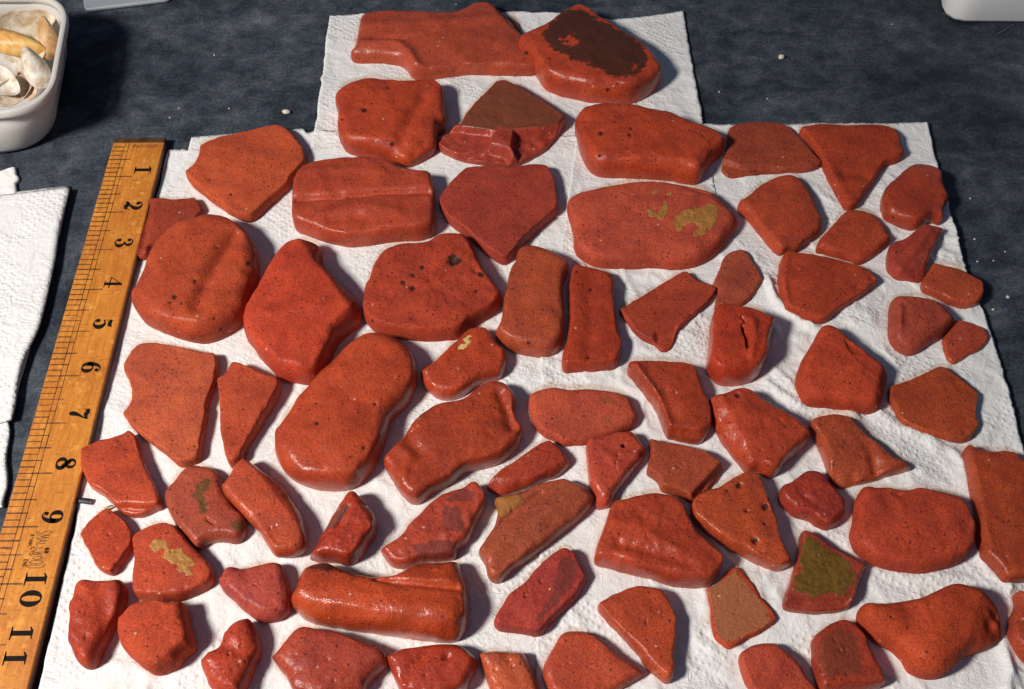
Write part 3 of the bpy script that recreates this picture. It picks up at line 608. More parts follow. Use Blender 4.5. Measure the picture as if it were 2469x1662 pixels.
st('long glossy orange-red roll with a raised fin and soot on its upper left corner', 14,
   '345,900 370,800 400,700 440,640 520,615 640,625 700,660 800,690 900,720 1000,722 1100,705 1180,670 1250,620 1330,600 1500,592 1580,600 1610,680 1640,780 1665,900 1665,1000 1640,1130 1590,1200 1530,1218 1400,1210 1200,1185 1000,1160 850,1140 650,1105 480,1070 380,1010 345,940',
   23, 9, (0.46, 0.066, 0.018), 0.24, 2.0, 0.36, 2.0, f=[('g', '960,735 1200,770 1500,795 1660,805', 26, -3.2), ('g', '420,840 900,930 1600,1000', 150, 1.6), ('f', '950,730 1650,800 1400,600', 0.25), ('d', 570, 870, 10, -0.6)],
   s=(SOOT, ['430,660 470,625 560,618 680,640 760,680 700,690 600,665 520,665'], []))
st('wide dusky red brick pebble with a grainy sheen, at the bottom below the long roll', 14,
   '200,1320 230,1270 310,1170 370,1110 430,1095 550,1130 650,1140 750,1180 900,1230 1020,1290 1055,1330 1060,1390 1000,1450 920,1530 860,1620 600,1680 370,1620 300,1500 220,1400',
   19, 7, (0.38, 0.058, 0.030), 0.42, 2.2, 0.38, 1.4, f=[('f', '900,1560 1040,1340 1020,1500', 0.9)])
st('wet dark red lump at the bottom edge, directly below the right end of the roll', 14,
   '1045,1350 1070,1310 1150,1270 1280,1250 1400,1230 1520,1225 1600,1240 1690,1300 1735,1370 1720,1430 1680,1510 1620,1600 1400,1680 1180,1640 1130,1568 1080,1440',
   17, 5, (0.37, 0.040, 0.015), 0.26, 2.3, 0.36, 1.0, f=[('f', '1070,1360 1170,1600 1060,1560', 0.8), ('d', 1500, 1330, 26, -1.4), ('g', '1350,1300 1180,1480', 40, -0.8)])
st('small light orange stub at the bottom edge, right of the wet dark lump', 15,
   '20,1330 50,1290 150,1280 250,1290 350,1300 390,1370 430,1470 470,1568 480,1640 300,1690 130,1650 90,1568 50,1430',
   14, 5, (0.46, 0.098, 0.030), 0.36, 2.2, 0.36, 1.0, f=[('f', '330,1300 470,1580 440,1400', 0.6), ('g', '220,1310 300,1500', 40, -0.5)])
st('orange teardrop-shaped brick pebble at the bottom, pointing right', 15,
   '495,1430 520,1360 570,1270 620,1180 670,1135 760,1130 860,1160 960,1240 1080,1330 1180,1390 1250,1460 1200,1510 1100,1568 950,1640 700,1670 560,1610 510,1510',
   13, 5, (0.45, 0.078, 0.026), 0.44, 2.3, 0.36, 0.9, f=[('d', 632, 1215, 9, -0.7)])
st('smooth red teardrop slab with a shiny left edge, its point at the bottom', 15,
   '910,960 930,920 1050,850 1170,800 1240,785 1320,795 1400,820 1440,880 1470,960 1495,1060 1490,1200 1480,1350 1470,1500 1430,1530 1390,1510 1290,1420 1210,1310 1110,1200 1020,1110 950,1030',
   15, 4, (0.42, 0.064, 0.022), 0.42, 2.4, 0.36, 0.8, f=[('g', '960,1040 1130,1220 1300,1420', 30, 0.8)])
st('mauve-red brick slab with a small white grit on top, lower middle', 15,
   '125,1080 140,1030 200,920 250,840 350,770 450,660 550,570 630,510 680,502 730,540 770,620 810,690 825,750 790,830 730,920 640,1010 550,1090 490,1165 450,1175 330,1155 200,1140 140,1110',
   14, 3.4, (0.37, 0.048, 0.034), 0.5, 2.4, 0.34, 0.6, s=(PURPLE, ['640,560 740,600 760,740 620,900 520,1020 440,1060 560,860'], []), f=[('f', '480,1130 800,740 740,1000', 0.6), ('rough', 0.15)],
   patches=[('pale_crust', '540,806 550,800 560,808 556,820 544,820')])

def outline(s):
    return spline_closed(px(s['t'], s['p']), 152)

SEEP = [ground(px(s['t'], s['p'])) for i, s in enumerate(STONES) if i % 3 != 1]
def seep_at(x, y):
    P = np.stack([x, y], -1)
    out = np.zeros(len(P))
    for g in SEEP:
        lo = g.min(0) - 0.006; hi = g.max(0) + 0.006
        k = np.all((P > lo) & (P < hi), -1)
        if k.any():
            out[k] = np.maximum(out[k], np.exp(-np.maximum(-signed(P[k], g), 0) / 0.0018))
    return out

PITS = [
    ('big round brick pebble with a broad', [(1010, 462, 17), (845, 718, 18), (690, 838, 22), (655, 880, 14), (745, 885, 13), (880, 875, 12), (1000, 645, 13), (1250, 580, 20), (985, 1000, 14), (1035, 1080, 16)]),
    ('red pebble with one round dark', [(795, 552, 17)]),
    ('orange-red triangular slab with scattered', [(1670, 850, 22), (1790, 1265, 22), (1725, 1045, 13), (1870, 1010, 24), (1580, 890, 12), (1860, 1140, 14)]),
    ('large faceted red brick lump', [(1658, 170, 19)]),
    ('thick rounded brick lump', [(-98, 402, 18), (80, 440, 12), (595, 635, 14), (520, 680, 18), (745, 655, 15)]),
    ('upright tan-orange', [(1330, 1028, 16)]),
    ('large matte orange slab with', [(1585, 1360, 14), (1745, 1472, 13)]),
    ('big speckled red', [(465, 1010, 20), (455, 1178, 16), (575, 925, 12), (690, 975, 12), (680, 1025, 14), (1305, 1140, 13), (1235, 1030, 12)]),
    ('squarish rounded', [(560, 835, 22), (768, 1090, 20), (392, 905, 14), (735, 665, 12)]),
    ('coarse pitted', [(455, 515, 20), (380, 570, 22), (450, 615, 26), (525, 455, 20), (930, 635, 16), (150, 858, 14)]),
    ('huge kidney', [(360, 378, 20), (710, 565, 20), (795, 235, 16), (615, 635, 14), (350, 235, 12)]),
    ('large T-shaped', [(1190, 1022, 14)]),
    ('tall narrow dark red', [(1800, 625, 16), (1780, 1138, 16), (1695, 488, 12)]),
]
for key, pits in PITS:
    for s_ in STONES:
        if s_['label'].startswith(key):
            s_['pits'] = pits
            s_['f'] = list(s_['f']) + [('d', x, y, r * 1.1, -0.7) for x, y, r in pits]
# ------------------------------------------------------------------ setting: worktop and paper towels
ctr = new_mesh('countertop', [(-2, -0.6, 0), (2, -0.6, 0), (2, 2.2, 0), (-2, 2.2, 0), (-2, -0.6, -0.04), (2, -0.6, -0.04), (2, 2.2, -0.04), (-2, 2.2, -0.04)],
               [(0, 1, 2, 3), (7, 6, 5, 4), (0, 4, 5, 1), (1, 5, 6, 2), (2, 6, 7, 3), (3, 7, 4, 0)], counter_material(), smooth=False)
tag(ctr, kind='structure')

MM = 0.001
# creases pressed into the wet paper: (sheet, points, half width mm, height mm)
CREASE = [
    (8, '250,-40 290,110 400,220 520,290 600,318', 2.2, 2.0),
    (8, '230,720 330,800 450,890 600,930 760,955 900,985', 2.4, 2.4),
    (8, '1080,960 1250,1080 1450,1150 1620,1230 1700,1330 1740,1480', 3.0, 2.6),
    (8, '830,950 1000,1120 1200,1230 1400,1400', 5.0, 1.6),
    (8, '1000,180 1100,420 1200,600', 6.0, 1.4),
    (7, '300,480 380,640 420,700', 2.0, 0.8),
    (7, '1390,560 1430,680 1540,800 1700,920', 2.0, 1.8),
    (7, '320,960 600,1010 900,1000', 3.5, 0.7),
    (7, '1440,1250 1560,1350 1650,1480', 3.0, 1.6),
    (12, '980,850 1150,920 1350,945 1600,930 1760,950 1900,1010', 2.6, 2.2),
    (12, '620,1260 750,1180 880,1130', 2.5, 1.0),
    (16, '2010,1230 2040,1330 2060,1440 2040,1600', 3.5, 3.6),
    (12, '1820,760 1900,880 1980,960 2060,1010', 3.0, 2.6),
    (10, '800,820 900,880 1010,950', 2.0, 1.2),
    (10, '860,1180 900,1300 860,1420', 3.0, 0.8),
    (6, '20,1330 1300,1180 1650,1240 2000,1330', 3.0, 0.7),
    (11, '0,40 300,60 700,90 860,160', 2.0, 0.7),
    (14, '300,600 420,720', 2.5, 0.9),
    (14, '1750,250 1820,700', 3.0, 0.9),
    (13, '720,1420 860,1390 1080,1420 1140,1500 1100,1620', 2.0, 1.5),
    (13, '1320,1000 1500,980 1640,860 1700,700', 3.0, 0.9),
    (15, '700,1000 900,1240 1300,1560', 3.0, 0.9),
    (15, '1560,860 1650,1200 1900,1400', 4.0, 1.0),
    (4, '380,700 600,820 820,1000', 4.0, 0.9),
    (2, '180,1010 300,1040 360,1060', 1.5, 0.8),
    (2, '200,1090 280,1070 370,1050', 1.2, 0.7),
    (2, '1120,620 1400,640 1440,700', 1.5, 0.6),
    (9, '1300,700 1480,960', 3.0, 0.8),
    (9, '240,640 420,600 480,700', 3.0, 0.8),
]
CREASE = [(ground(px(t, s)), w * MM, h * MM) for t, s, w, h in CREASE]

def paper_z(x, y):
    """height of the rumpled paper above its own resting level"""
    x = np.asarray(x, float); y = np.asarray(y, float)
    r = 0.00035 * (fbm(x * 45, y * 45, 11, 3) + 1.0)
    ridg = 1.0 - np.abs(fbm(x * 60 + y * 25, y * 70 - x * 10, 21, 3))
    uv = photo(x, y, 0 * x)
    amt = 0.5 + 1.0 * sstep(1200, 1900, uv[..., 0]) * sstep(350, 600, uv[..., 1])
    amt = amt * (0.5 + 0.5 * sstep(-0.4, 0.5, noise(x * 14, y * 14, 0, 5)))
    r = r + amt * 0.0011 * np.clip(ridg, 0, 1) ** 4
    r = r + amt * 0.0010 * (1 + noise(x * 30, y * 38, 0, 31))
    P = np.stack([x, y], -1)
    for line, w, h in CREASE:
        lo = line.min(0) - 4 * w; hi = line.max(0) + 4 * w
        k = np.all((P > lo) & (P < hi), -1)
        if k.any():
            d = line_dist(P[k], line)
            wob = 0.75 + 0.35 * noise(P[k][:, 0] * 160, P[k][:, 1] * 160, 0, 8)
            r[k] += h * wob * np.exp(-(np.sqrt((d / w) ** 2 + 0.05) - 0.2236) * 1.5)
    return r

TOWEL = towel_material()
def sheet(name, left, top, right, bottom, layer, label, n=190, seed=0, lift=None):
    """a paper towel: Coons patch between four torn or cut edges, two skins and a rim"""
    L = resample(ground(np.array(left, float)), n); R = resample(ground(np.array(right, float)), n)
    T = resample(ground(np.array(top, float)), n); B = resample(ground(np.array(bottom, float)), n)
    def jag(e, k):
        t = np.arange(n)
        w = noise(t * 0.9, t * 0 + k, 0, seed) * 0.00022 + noise(t * 0.21, t * 0 + k, 3, seed) * 0.0005
        env = np.sin(np.pi * t / (n - 1)) ** 0.5
        d = np.gradient(e, axis=0); d /= np.linalg.norm(d, axis=1)[:, None]
        return e + np.stack([-d[:, 1], d[:, 0]], -1) * (w * env)[:, None]
    L, R, T, B = jag(L, 1), jag(R, 2), jag(T, 3), jag(B, 4)
    v = np.linspace(0, 1, n)[:, None, None]; u = np.linspace(0, 1, n)[None, :, None]
    P = (1 - v) * T[None] + v * B[None] + (1 - u) * L[:, None] + u * R[:, None]
    P = P - ((1 - u) * (1 - v) * T[0] + u * (1 - v) * T[-1] + (1 - u) * v * B[0] + u * v * B[-1])
    x, y = P[..., 0].ravel(), P[..., 1].ravel()
    z = paper_z(x, y) + 0.0003 + layer * 0.00042
    ed = np.minimum(np.minimum(u[..., 0] + 0 * v[..., 0], 1 - u[..., 0] + 0 * v[..., 0]), np.minimum(v[..., 0] + 0 * u[..., 0], 1 - v[..., 0] + 0 * u[..., 0])).ravel()
    if lift is not None:
        z = z + lift(x, y)
    z = z + 0.0006 * sstep(0.03, 0.0, ed) * (0.6 + 0.6 * noise(x * 60, y * 60, 0, seed + 9))
    top_v = np.stack([x, y, z], -1)
    bot_v = np.stack([x, y, z - 0.00025], -1)
    N = n * n
    f = grid_faces(n, n, flip=True) + [tuple(N + i for i in reversed(q)) for q in grid_faces(n, n, flip=True)]
    rim = list(range(n)) + [r * n + n - 1 for r in range(1, n)] + [(n - 1) * n + c for c in range(n - 2, -1, -1)] + [r * n for r in range(n - 2, 0, -1)]
    for i in range(len(rim)):
        a, b = rim[i], rim[(i + 1) % len(rim)]
        f.append((a, b, N + b, N + a))
    # tea coloured seep along the stones' wet edges
    seep = np.zeros(N)
    c0 = P.reshape(-1, 2).mean(0)
    o = new_mesh(name, np.concatenate([top_v, bot_v]), f, TOWEL, loc=(c0[0], c0[1], 0.0),
                 attrs={'seep': np.tile(seep_at(x, y), 2)})
    tag(o, label, 'paper towel', 'paper towels laid out on the worktop')
    return o
sheet('paper_towel', [(407, 366), (380, 477), (300, 750)], [(407, 366), (480, 366)], [(480, 366), (520, 560), (560, 760)], [(300, 750), (430, 755), (560, 760)], 0,
      'short white paper towel corner poking out beside the top end of the ruler', n=60, seed=1)
sheet('paper_towel', [(464, 337), (455, 372), (378, 500), (300, 760), (225, 1010), (183, 1290), (140, 1470), (98, 1662), (70, 1760)],
      [(464, 337), (508, 333), (600, 326), (732, 315), (742, 325), (775, 322), (1460, 336)], [(1460, 336), (1440, 850), (1420, 1300), (1410, 1760)], [(70, 1760), (700, 1762), (1410, 1760)], 1,
      'large white paper towel under the left half of the bricks, next to the ruler', seed=2)
sheet('paper_towel', [(796, 44), (776, 204), (762, 310), (742, 390), (720, 530)], [(796, 44), (1000, 40), (1320, 36), (1420, 46), (1480, 54), (1570, 46), (1646, 33)],
      [(1646, 33), (1668, 160), (1695, 303), (1722, 460), (1735, 530)], [(720, 530), (1200, 532), (1735, 530)], 2,
      'white paper towel sticking out at the top under the long slab and the sooty lump', n=150, seed=3)
sheet('paper_towel', [(1392, 320), (1360, 560), (1306, 860), (1300, 1300), (1288, 1760)], [(1392, 320), (1500, 312), (1700, 308), (1760, 311), (1990, 309), (2232, 306)],
      [(2232, 306), (2262, 430), (2320, 655), (2366, 760), (2405, 870), (2440, 1010), (2467, 1110), (2520, 1330), (2600, 1760)], [(1288, 1760), (1900, 1762), (2600, 1760)], 3,
      'large white paper towel under the right half of the bricks, with soft folds', n=230, seed=4)

# ------------------------------------------------------------------ brick fragments
MATS = {}
def brick_mat(stain, speck):
    key = (id(stain) if stain else 0, round(speck, 2))
    if key not in MATS:
        MATS[key] = brick_material('worn_brick', stain, speck)
    return MATS[key]

def crust_material(name, c1, c2, rough):
    N = NT(name)
    v = N.coord()
    m = N.noise(v, 500, 4, 0.7)
    N.set('Base Color', N.mix(N.ramp(m, [(0.36, 0.0), (0.64, 1.0)]), c1, c2))
    N.set('Roughness', rough)
    N.set('Normal', N.bump(m, 0.6, 0.0006))
    return N.m
CRUST = {'ochre_crust': crust_material('ochre_crust', (0.30, 0.115, 0.022), (0.44, 0.20, 0.045), 0.5),
         'pale_crust': crust_material('pale_crust', (0.52, 0.33, 0.11), (0.66, 0.48, 0.20), 0.5),
         'olive_glaze': crust_material('olive_glaze', (0.105, 0.053, 0.008), (0.175, 0.092, 0.014), 0.28)}

def kernel_centre(g):
    lo, hi = g.min(0), g.max(0)
    X, Y = np.meshgrid(np.linspace(lo[0], hi[0], 34)[1:-1], np.linspace(lo[1], hi[1], 34)[1:-1])
    C = np.stack([X.ravel(), Y.ravel()], -1)
    C = C[inside(C, g)]
    h = g[::4]
    a = h; e = np.roll(h, -1, 0) - h
    e /= np.linalg.norm(e, axis=1)[:, None]
    s = (e[None, :, 0] * (C[:, None, 1] - a[None, :, 1]) - e[None, :, 1] * (C[:, None, 0] - a[None, :, 0])).min(1)
    return C[np.argmax(s)]

def planform(p, s):
    """ground outline of a rounded, thick body whose silhouette is the surveyed line p"""
    h, r, e, w, und = s['h'] * MM, s['r'] * MM, s['e'], s['w'], s['und'] * MM
    z0 = s['z'] * MM + BASE
    zz = np.concatenate([np.linspace(0, w * h, 7)[:-1], w * h + (h - w * h) * np.sin(np.linspace(0, np.pi / 2, 16))])
    up = np.clip((zz - w * h) / (h - w * h), 0, 1)
    dn = np.clip((w * h - zz) / max(w * h, 1e-9), 0, 1)
    off = -r * (1 - (1 - up ** e) ** (1 / e)) - und * (1 - np.sqrt(1 - dn ** 2 * 0.999))
    tp = np.roll(p, -3, 0) - np.roll(p, 3, 0)
    npx = np.stack([tp[:, 1], -tp[:, 0]], -1)
    if area2(p) < 0:
        npx = -npx
    npx /= np.linalg.norm(npx, axis=1)[:, None]
    g = ground(p, z0)
    tg = np.roll(g, -3, 0) - np.roll(g, 3, 0)
    gn = np.stack([tg[:, 1], -tg[:, 0]], -1)
    if area2(g) < 0:
        gn = -gn
    gn /= np.linalg.norm(gn, axis=1)[:, None] + 1e-12
    sup = np.full(len(p), -1e9)
    for z, o in zip(zz, off):
        q = g + gn * o
        sup = np.maximum(sup, ((photo(q[:, 0], q[:, 1], z0 + z) - p) * npx).sum(1))
    wide = np.linalg.norm(photo(g[:, 0], g[:, 1], z0 + w * h) - p, axis=1)
    ny = npx[:, 1]
    dy = np.where(np.abs(ny) > 0.25, -sup / np.where(np.abs(ny) > 0.25, ny, 1), wide)
    dy = np.clip(dy, 0, 2.6 * wide)
    step = np.linalg.norm(p[1] - p[0])
    for k in range(int(np.clip((np.max(wide) * 0.9 / step) ** 2 * 2, 3, 60))):
        dy = 0.25 * np.roll(dy, 1) + 0.5 * dy + 0.25 * np.roll(dy, -1)
    g = ground(p + np.stack([0 * dy, dy], -1), z0)
    for k in range(2):
        g = 0.25 * np.roll(g, 1, 0) + 0.5 * g + 0.25 * np.roll(g, -1, 0)
    rag = 0.00016 * noise(g[:, 0] * 330, g[:, 1] * 330, 0, 3) + 0.00012 * noise(g[:, 0] * 800, g[:, 1] * 800, 0, 4)
    return g + gn * rag[:, None] * (1.1 if s['r'] < 2.6 else 0.8)

BASE = 0.0009
def surface(s, g, seed):
    """height of the fragment's upper skin as a function of world xy"""
    h, r, e, w = s['h'] * MM, s['r'] * MM, s['e'], s['w']
    z0 = s['z'] * MM + BASE
    ztop = z0 + h
    feats = []
    for f in s['f']:
        if f[0] == 'rough':
            feats.append(f); continue
        if f[0] == 'd':
            feats.append(('d', ground(px(s['t'], [[f[1], f[2]]]), ztop)[0], f[3] / K / 5200.0, f[4] * MM)); continue
        q = ground(px(s['t'], f[1]), ztop)
        if f[0] in 'gp':
            feats.append((f[0], q, f[2] if f[0] == 'p' else f[2] / K / 5200.0, f[3] * MM if f[0] == 'g' else f[3] / K / 5200.0))
        else:
            feats.append((f[0], q, f[2]))
    rg = np.random.default_rng(seed)
    for k in range(int(rg.integers(4, 9))):
        j = rg.integers(len(g))
        q = g[j] + (g.mean(0) - g[j]) * rg.uniform(0.03, 0.16)
        k_ = min(1.0, np.sqrt(abs(area2(g)) / 2) / 0.034)
        feats.append(('d', q, k_ * rg.uniform(0.0006, 0.0016), -k_ * rg.uniform(0.0002, 0.0007)))
    for k in range(int(rg.integers(2, 7))):
        q = g[rg.integers(len(g))] * 0 + g.mean(0) + (g[rg.integers(len(g))] - g.mean(0)) * rg.uniform(0.0, 0.75)
        feats.append(('d', q, rg.uniform(0.0004, 0.0008), -rg.uniform(0.0003, 0.0007)))
    def top(P):
        d = np.where(inside(P, g), poly_dist(P, g), 0.0)
        dm = 0.5 * min(np.ptp(g[:, 0]), np.ptp(g[:, 1]))
        rr = r * (0.85 + (0.45 if r > 0.002 else 0.3) * noise(P[:, 0] * 95, P[:, 1] * 95, 0, seed + 12) + 0.2 * noise(P[:, 0] * 260, P[:, 1] * 260, 0, seed + 13))
        u = np.clip(d / np.maximum(rr, 0.0005), 0, 1)
        prof = (1 - (1 - u) ** e) ** (1 / e)
        x, y = P[:, 0], P[:, 1]
        z = w * h + (h - w * h) * prof
        edge = sstep(0.0, 1.0, d / (0.9 * r))
        z = z + s['d'] * MM * np.sin(np.clip(d / (0.8 * dm), 0, 1) * np.pi / 2) * edge
        z = z + float(np.clip(h / 0.012, 0.35, 1.0)) * edge * (0.00055 * noise(x * 70, y * 70, 0, seed) + 0.00030 * noise(x * 170, y * 170, 0, seed + 1) + 0.00012 * noise(x * 420, y * 420, 0, seed + 2) - 0.00030 * np.clip(0.35 - np.abs(noise(x * 120, y * 120, 0, seed + 3)), 0, 1))
        rough = 0.0
        for f in feats:
            if f[0] == 'g':
                dd = line_dist(P, f[1]) / f[2]
                z = z + edge * f[3] * np.exp(-dd ** 2 * 1.6)
            elif f[0] == 'd':
                dd = np.linalg.norm(P - f[1], axis=1) / max(f[2], 0.0004)
                z = z + edge * f[3] * np.exp(-dd ** 2 * 1.4)
            elif f[0] == 'f':
                a, b, c = f[1]
                n = np.array([-(b - a)[1], (b - a)[0]]); n /= np.linalg.norm(n)
                if np.dot(c - a, n) < 0:
                    n = -n
                q = (P - a) @ n
                soft = 0.0007
                q = 0.5 * (q + np.sqrt(q * q + soft * soft)) - 0.25 * soft
                z = z - f[2] * np.maximum(q, 0) * prof * (1 + 0.25 * noise(x * 260, y * 260, 0, seed + 4))
            elif f[0] == 'p':
                dep = f[2] * MM; soft = max(f[3], 0.0006)
                sd = signed(P, f[1])
                z = z + dep * sstep(-soft, soft, sd) * np.clip(prof, 0, 1) * (1 + 0.10 * noise(x * 300, y * 300, 0, seed + 5))
            else:
                rough = f[1]
        if rough:
            z = z + edge * rough * MM * (0.6 * noise(x * 380, y * 380, 0, seed + 6) + 0.5 * noise(x * 800, y * 800, 0, seed + 7))
        return z0 + np.maximum(z, w * h * (0.55 + 0.45 * (1 - edge)))
    return top

def stain_value(s, V):
    d, polys, holes = s['s']
    q = photo(V[:, 0], V[:, 1], V[:, 2])
    out = np.zeros(len(V))
    for p in polys:
        out = np.maximum(out, sstep(-12, 12, signed(q, px(s['t'], p))))
    for p in holes:
        out = np.minimum(out, 1 - 0.62 * sstep(-14, 14, signed(q, px(s['t'], p))))
    return out

NR = 30
def build_fragment(i, s):
    p = outline(s)
    g = planform(p, s)
    if area2(g) < 0:
        g = g[::-1]
    g = resample(np.vstack([g, g[:1]]), 152, True)
    m = len(g)
    c = kernel_centre(g)
    top = surface(s, g, 100 + 17 * i)
    h, w = s['h'] * MM, s['w']
    z0 = s['z'] * MM + BASE
    V = []
    # underside rings from the bench up to the widest line
    und = s['und'] * MM
    dirn = c - g; L = np.linalg.norm(dirn, axis=1)
    for k in range(5):
        q = k / 5.0
        o = und * (1 - np.sqrt(1 - (1 - q) ** 2))
        V.append(np.column_stack([g + dirn * np.minimum(o / L, 0.3)[:, None], np.full(m, z0 + w * h * q)]))
    rings = []
    for k in range(NR):
        t = (k / NR) ** 1.65
        rings.append(g + dirn * t)
    P = np.vstack(rings + [c[None]])
    z = top(P)
    z[:m] = z0 + w * h
    T = np.column_stack([P, z])
    V = np.vstack(V + [T])
    nrow = 5 + NR
    F = grid_faces(nrow, m, wrap=True)
    ci = nrow * m
    for k in range(m):
        F.append(((nrow - 1) * m + k, (nrow - 1) * m + (k + 1) % m, ci))
    F.append(tuple(range(m - 1, -1, -1)))
    attrs = {}
    if s['s']:
        attrs['stain'] = stain_value(s, V)
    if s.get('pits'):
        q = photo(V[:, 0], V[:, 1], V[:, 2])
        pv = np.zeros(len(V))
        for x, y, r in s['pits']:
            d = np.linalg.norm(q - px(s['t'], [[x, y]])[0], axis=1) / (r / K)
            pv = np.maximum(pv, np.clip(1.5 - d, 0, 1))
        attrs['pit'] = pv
    loc = (c[0], c[1], z0)
    o = new_mesh(s['kind'], V, F, brick_mat(s['s'][0] if s['s'] else None, s['speck']), attrs=attrs, loc=loc)
    o.color = (*s['c'], s['a'])
    tag(o, s['label'], s['cat'], 'worn brick fragments laid out on paper towels')
    for nm, poly in s['patches']:
        crust(o, nm, ground(px(s['t'], poly), z0 + h), top, 300 + i)
    return o

def crust(owner, nm, q, top, seed):
    """thin crust that follows the stone's skin: small cells kept inside a ragged outline"""
    q = spline_closed(q, 90)
    cell = float(np.clip(np.sqrt(abs(area2(q)) / 2) / 55, 0.00012, 0.00032))
    lo = q.min(0) - 3 * cell; hi = q.max(0) + 3 * cell
    nx = int((hi[0] - lo[0]) / cell) + 1; ny = int((hi[1] - lo[1]) / cell) + 1
    X, Y = np.meshgrid(lo[0] + np.arange(nx) * cell, lo[1] + np.arange(ny) * cell)
    P = np.stack([X.ravel(), Y.ravel()], -1)
    sd = signed(P, q) + 0.00035 * fbm(P[:, 0] * 1100, P[:, 1] * 1100, seed, 3) - 0.0002 * (noise(P[:, 0] * 420, P[:, 1] * 420, 0, seed + 9) > 0.62) * 6
    z = top(P) + 0.00026 * sstep(-0.0001, 0.0006, sd) - 0.00012 + 0.00010 * noise(P[:, 0] * 900, P[:, 1] * 900, 0, seed)
    z = np.where(sd < 0, z - 0.0002, z)
    ok = sd > -cell
    idx = -np.ones(len(P), int)
    F = []
    for r in range(ny - 1):
        for c in range(nx - 1):
            k = (r * nx + c, r * nx + c + 1, (r + 1) * nx + c + 1, (r + 1) * nx + c)
            if ok[k[0]] and ok[k[1]] and ok[k[2]] and ok[k[3]]:
                F.append(k)
    used = sorted({v for f in F for v in f})
    idx[used] = np.arange(len(used))
    V = np.column_stack([P, z])[used]
    return new_mesh(nm, V, [tuple(int(idx[v]) for v in f) for f in F], CRUST[nm], parent=owner)

for i, s in enumerate(STONES):
    build_fragment(i, s)
# ------------------------------------------------------------------ wooden ruler
def wood_material():
    N = NT('varnished_boxwood')
    v = N.coord()
    lon = N.n('ShaderNodeMapping', Vector=v, Scale=(9.0, 1.0, 9.0)).outputs[0]
    g = N.noise(lon, 60, 5, 0.65, 0.6)
    big = N.noise(v, 22, 4, 0.6, 0.8)
    sp = N.noise(v, 800, 3, 0.6)
    c = N.mix(N.ramp(g, [(0.34, 0.0), (0.66, 1.0)]), (0.47, 0.155, 0.017), (0.68, 0.265, 0.036))
    c = N.mix(N.ramp(big, [(0.36, 0.55), (0.6, 0.0)]), c, (0.40, 0.105, 0.013))
    c = N.mix(N.ramp(sp, [(0.30, 0.6), (0.44, 0.0)]), c, (0.26, 0.075, 0.014))
    pale = N.noise(v, 260, 3, 0.6)
    c = N.mix(N.ramp(pale, [(0.58, 0.0), (0.70, 0.6)]), c, (0.78, 0.36, 0.075))
    scr = N.noise(N.n('ShaderNodeMapping', Vector=v, Rotation=(0, 0, 0.5), Scale=(1.0, 8.0, 1.0)).outputs[0], 150, 3, 0.6)
    c = N.mix(N.ramp(scr, [(0.30, 0.7), (0.37, 0.0)]), c, (0.22, 0.07, 0.02))
    N.set('Base Color', c)
    N.set('Roughness', 0.5)
    N.set('Specular IOR Level', 0.4)
    N.set('Normal', N.bump(N.math('ADD', g, N.math('MULTIPLY', sp, 0.6)), 0.4, 0.0003))
    return N.m
WOOD = wood_material()
WOOD_SIDE = plain('dark_wood_side', (0.10, 0.042, 0.022), 0.6, 0.35, 90).m  # darker brown for the ruler's side and end faces
INK = plain('printed_ink', (0.008, 0.006, 0.005), 0.75, 0.3, 300, spec=0.12).m
INK2 = plain('faded_ink', (0.115, 0.040, 0.014), 0.55, 0.35, 260).m
BAND = plain('tarnished_brass', (0.075, 0.036, 0.014), 0.5, 0.5, 160).m

RT = 0.0050                                    # ruler thickness
RZ = RT + 0.0006                               # its top face
inch = [ground(np.array([q], float), RZ)[0] for q in ((396, 346), (69, 1651))]
ax = inch[1] - inch[0]; ax /= np.linalg.norm(ax)           # along the ruler, towards the viewer
ex = np.array([-ax[1], ax[0]])                             # across it, towards the left edge? fixed below
if ex[0] > 0:
    ex = -ex
lft = ground(np.array([[25.0, 1200.0]]), RZ)[0]
RW = float(np.dot(lft - inch[0], ex))                      # ruler width
R0 = inch[0] + ex * RW                                     # zero corner on the graduated edge
# one inch along the bench, from the surveyed marks 1 and 10
q1 = np.dot(ground(np.array([[312.0, 426.0]]), RZ)[0] - R0, ax)
q10 = np.dot(ground(np.array([[56.0, 1408.0]]), RZ)[0] - R0, ax)
INCH = (q10 - q1) / 9.0
ORG = q1 - INCH
print('ruler width mm', RW * 1000, 'inch mm', INCH * 1000, 'origin', ORG * 1000)

ruler = empty('wooden_ruler', (R0[0], R0[1], 0.0006))
ruler.rotation_euler = (0, 0, math.atan2(-ax[0] * -1, 1) * 0)
tag(ruler, 'old varnished wooden ruler with black inch numerals lying along the left side', 'ruler')

def rxy(along, across):
    """inches along, share of width from the graduated left edge -> world xy"""
    return R0 + ax * (ORG + along * INCH) - ex * (across * RW)

def ruler_box(name, a0, a1, z0, z1, mat, side=None, c0=0.0, c1=1.0, bev=0.0005):
    n = 40
    V = []; F = []
    prof = [(c0, z0), (c1, z0), (c1, z1 - bev), (c1 - bev / RW, z1), (c0 + bev / RW, z1), (c0, z1 - bev)]
    for k in range(n):
        a = a0 + (a1 - a0) * k / (n - 1)
        for c, z in prof:
            j = 0.00010 * noise(np.array([a * 3.1]), np.array([c * 5.0]), z * 900, 3)[0]
            q = rxy(a, c)
            V.append((q[0] + j, q[1], z + j * 0.4))
    m = len(prof)
    F = grid_faces(n, m, wrap=True, flip=True) + [tuple(range(m)), tuple((n - 1) * m + i for i in range(m - 1, -1, -1))]
    o = new_mesh(name, V, F, mat, parent=ruler, smooth=False)
    if side:
        o.data.materials.append(side)
        for pl in o.data.polygons:
            if abs(pl.normal.z) < 0.5:
                pl.material_index = 1
    return o
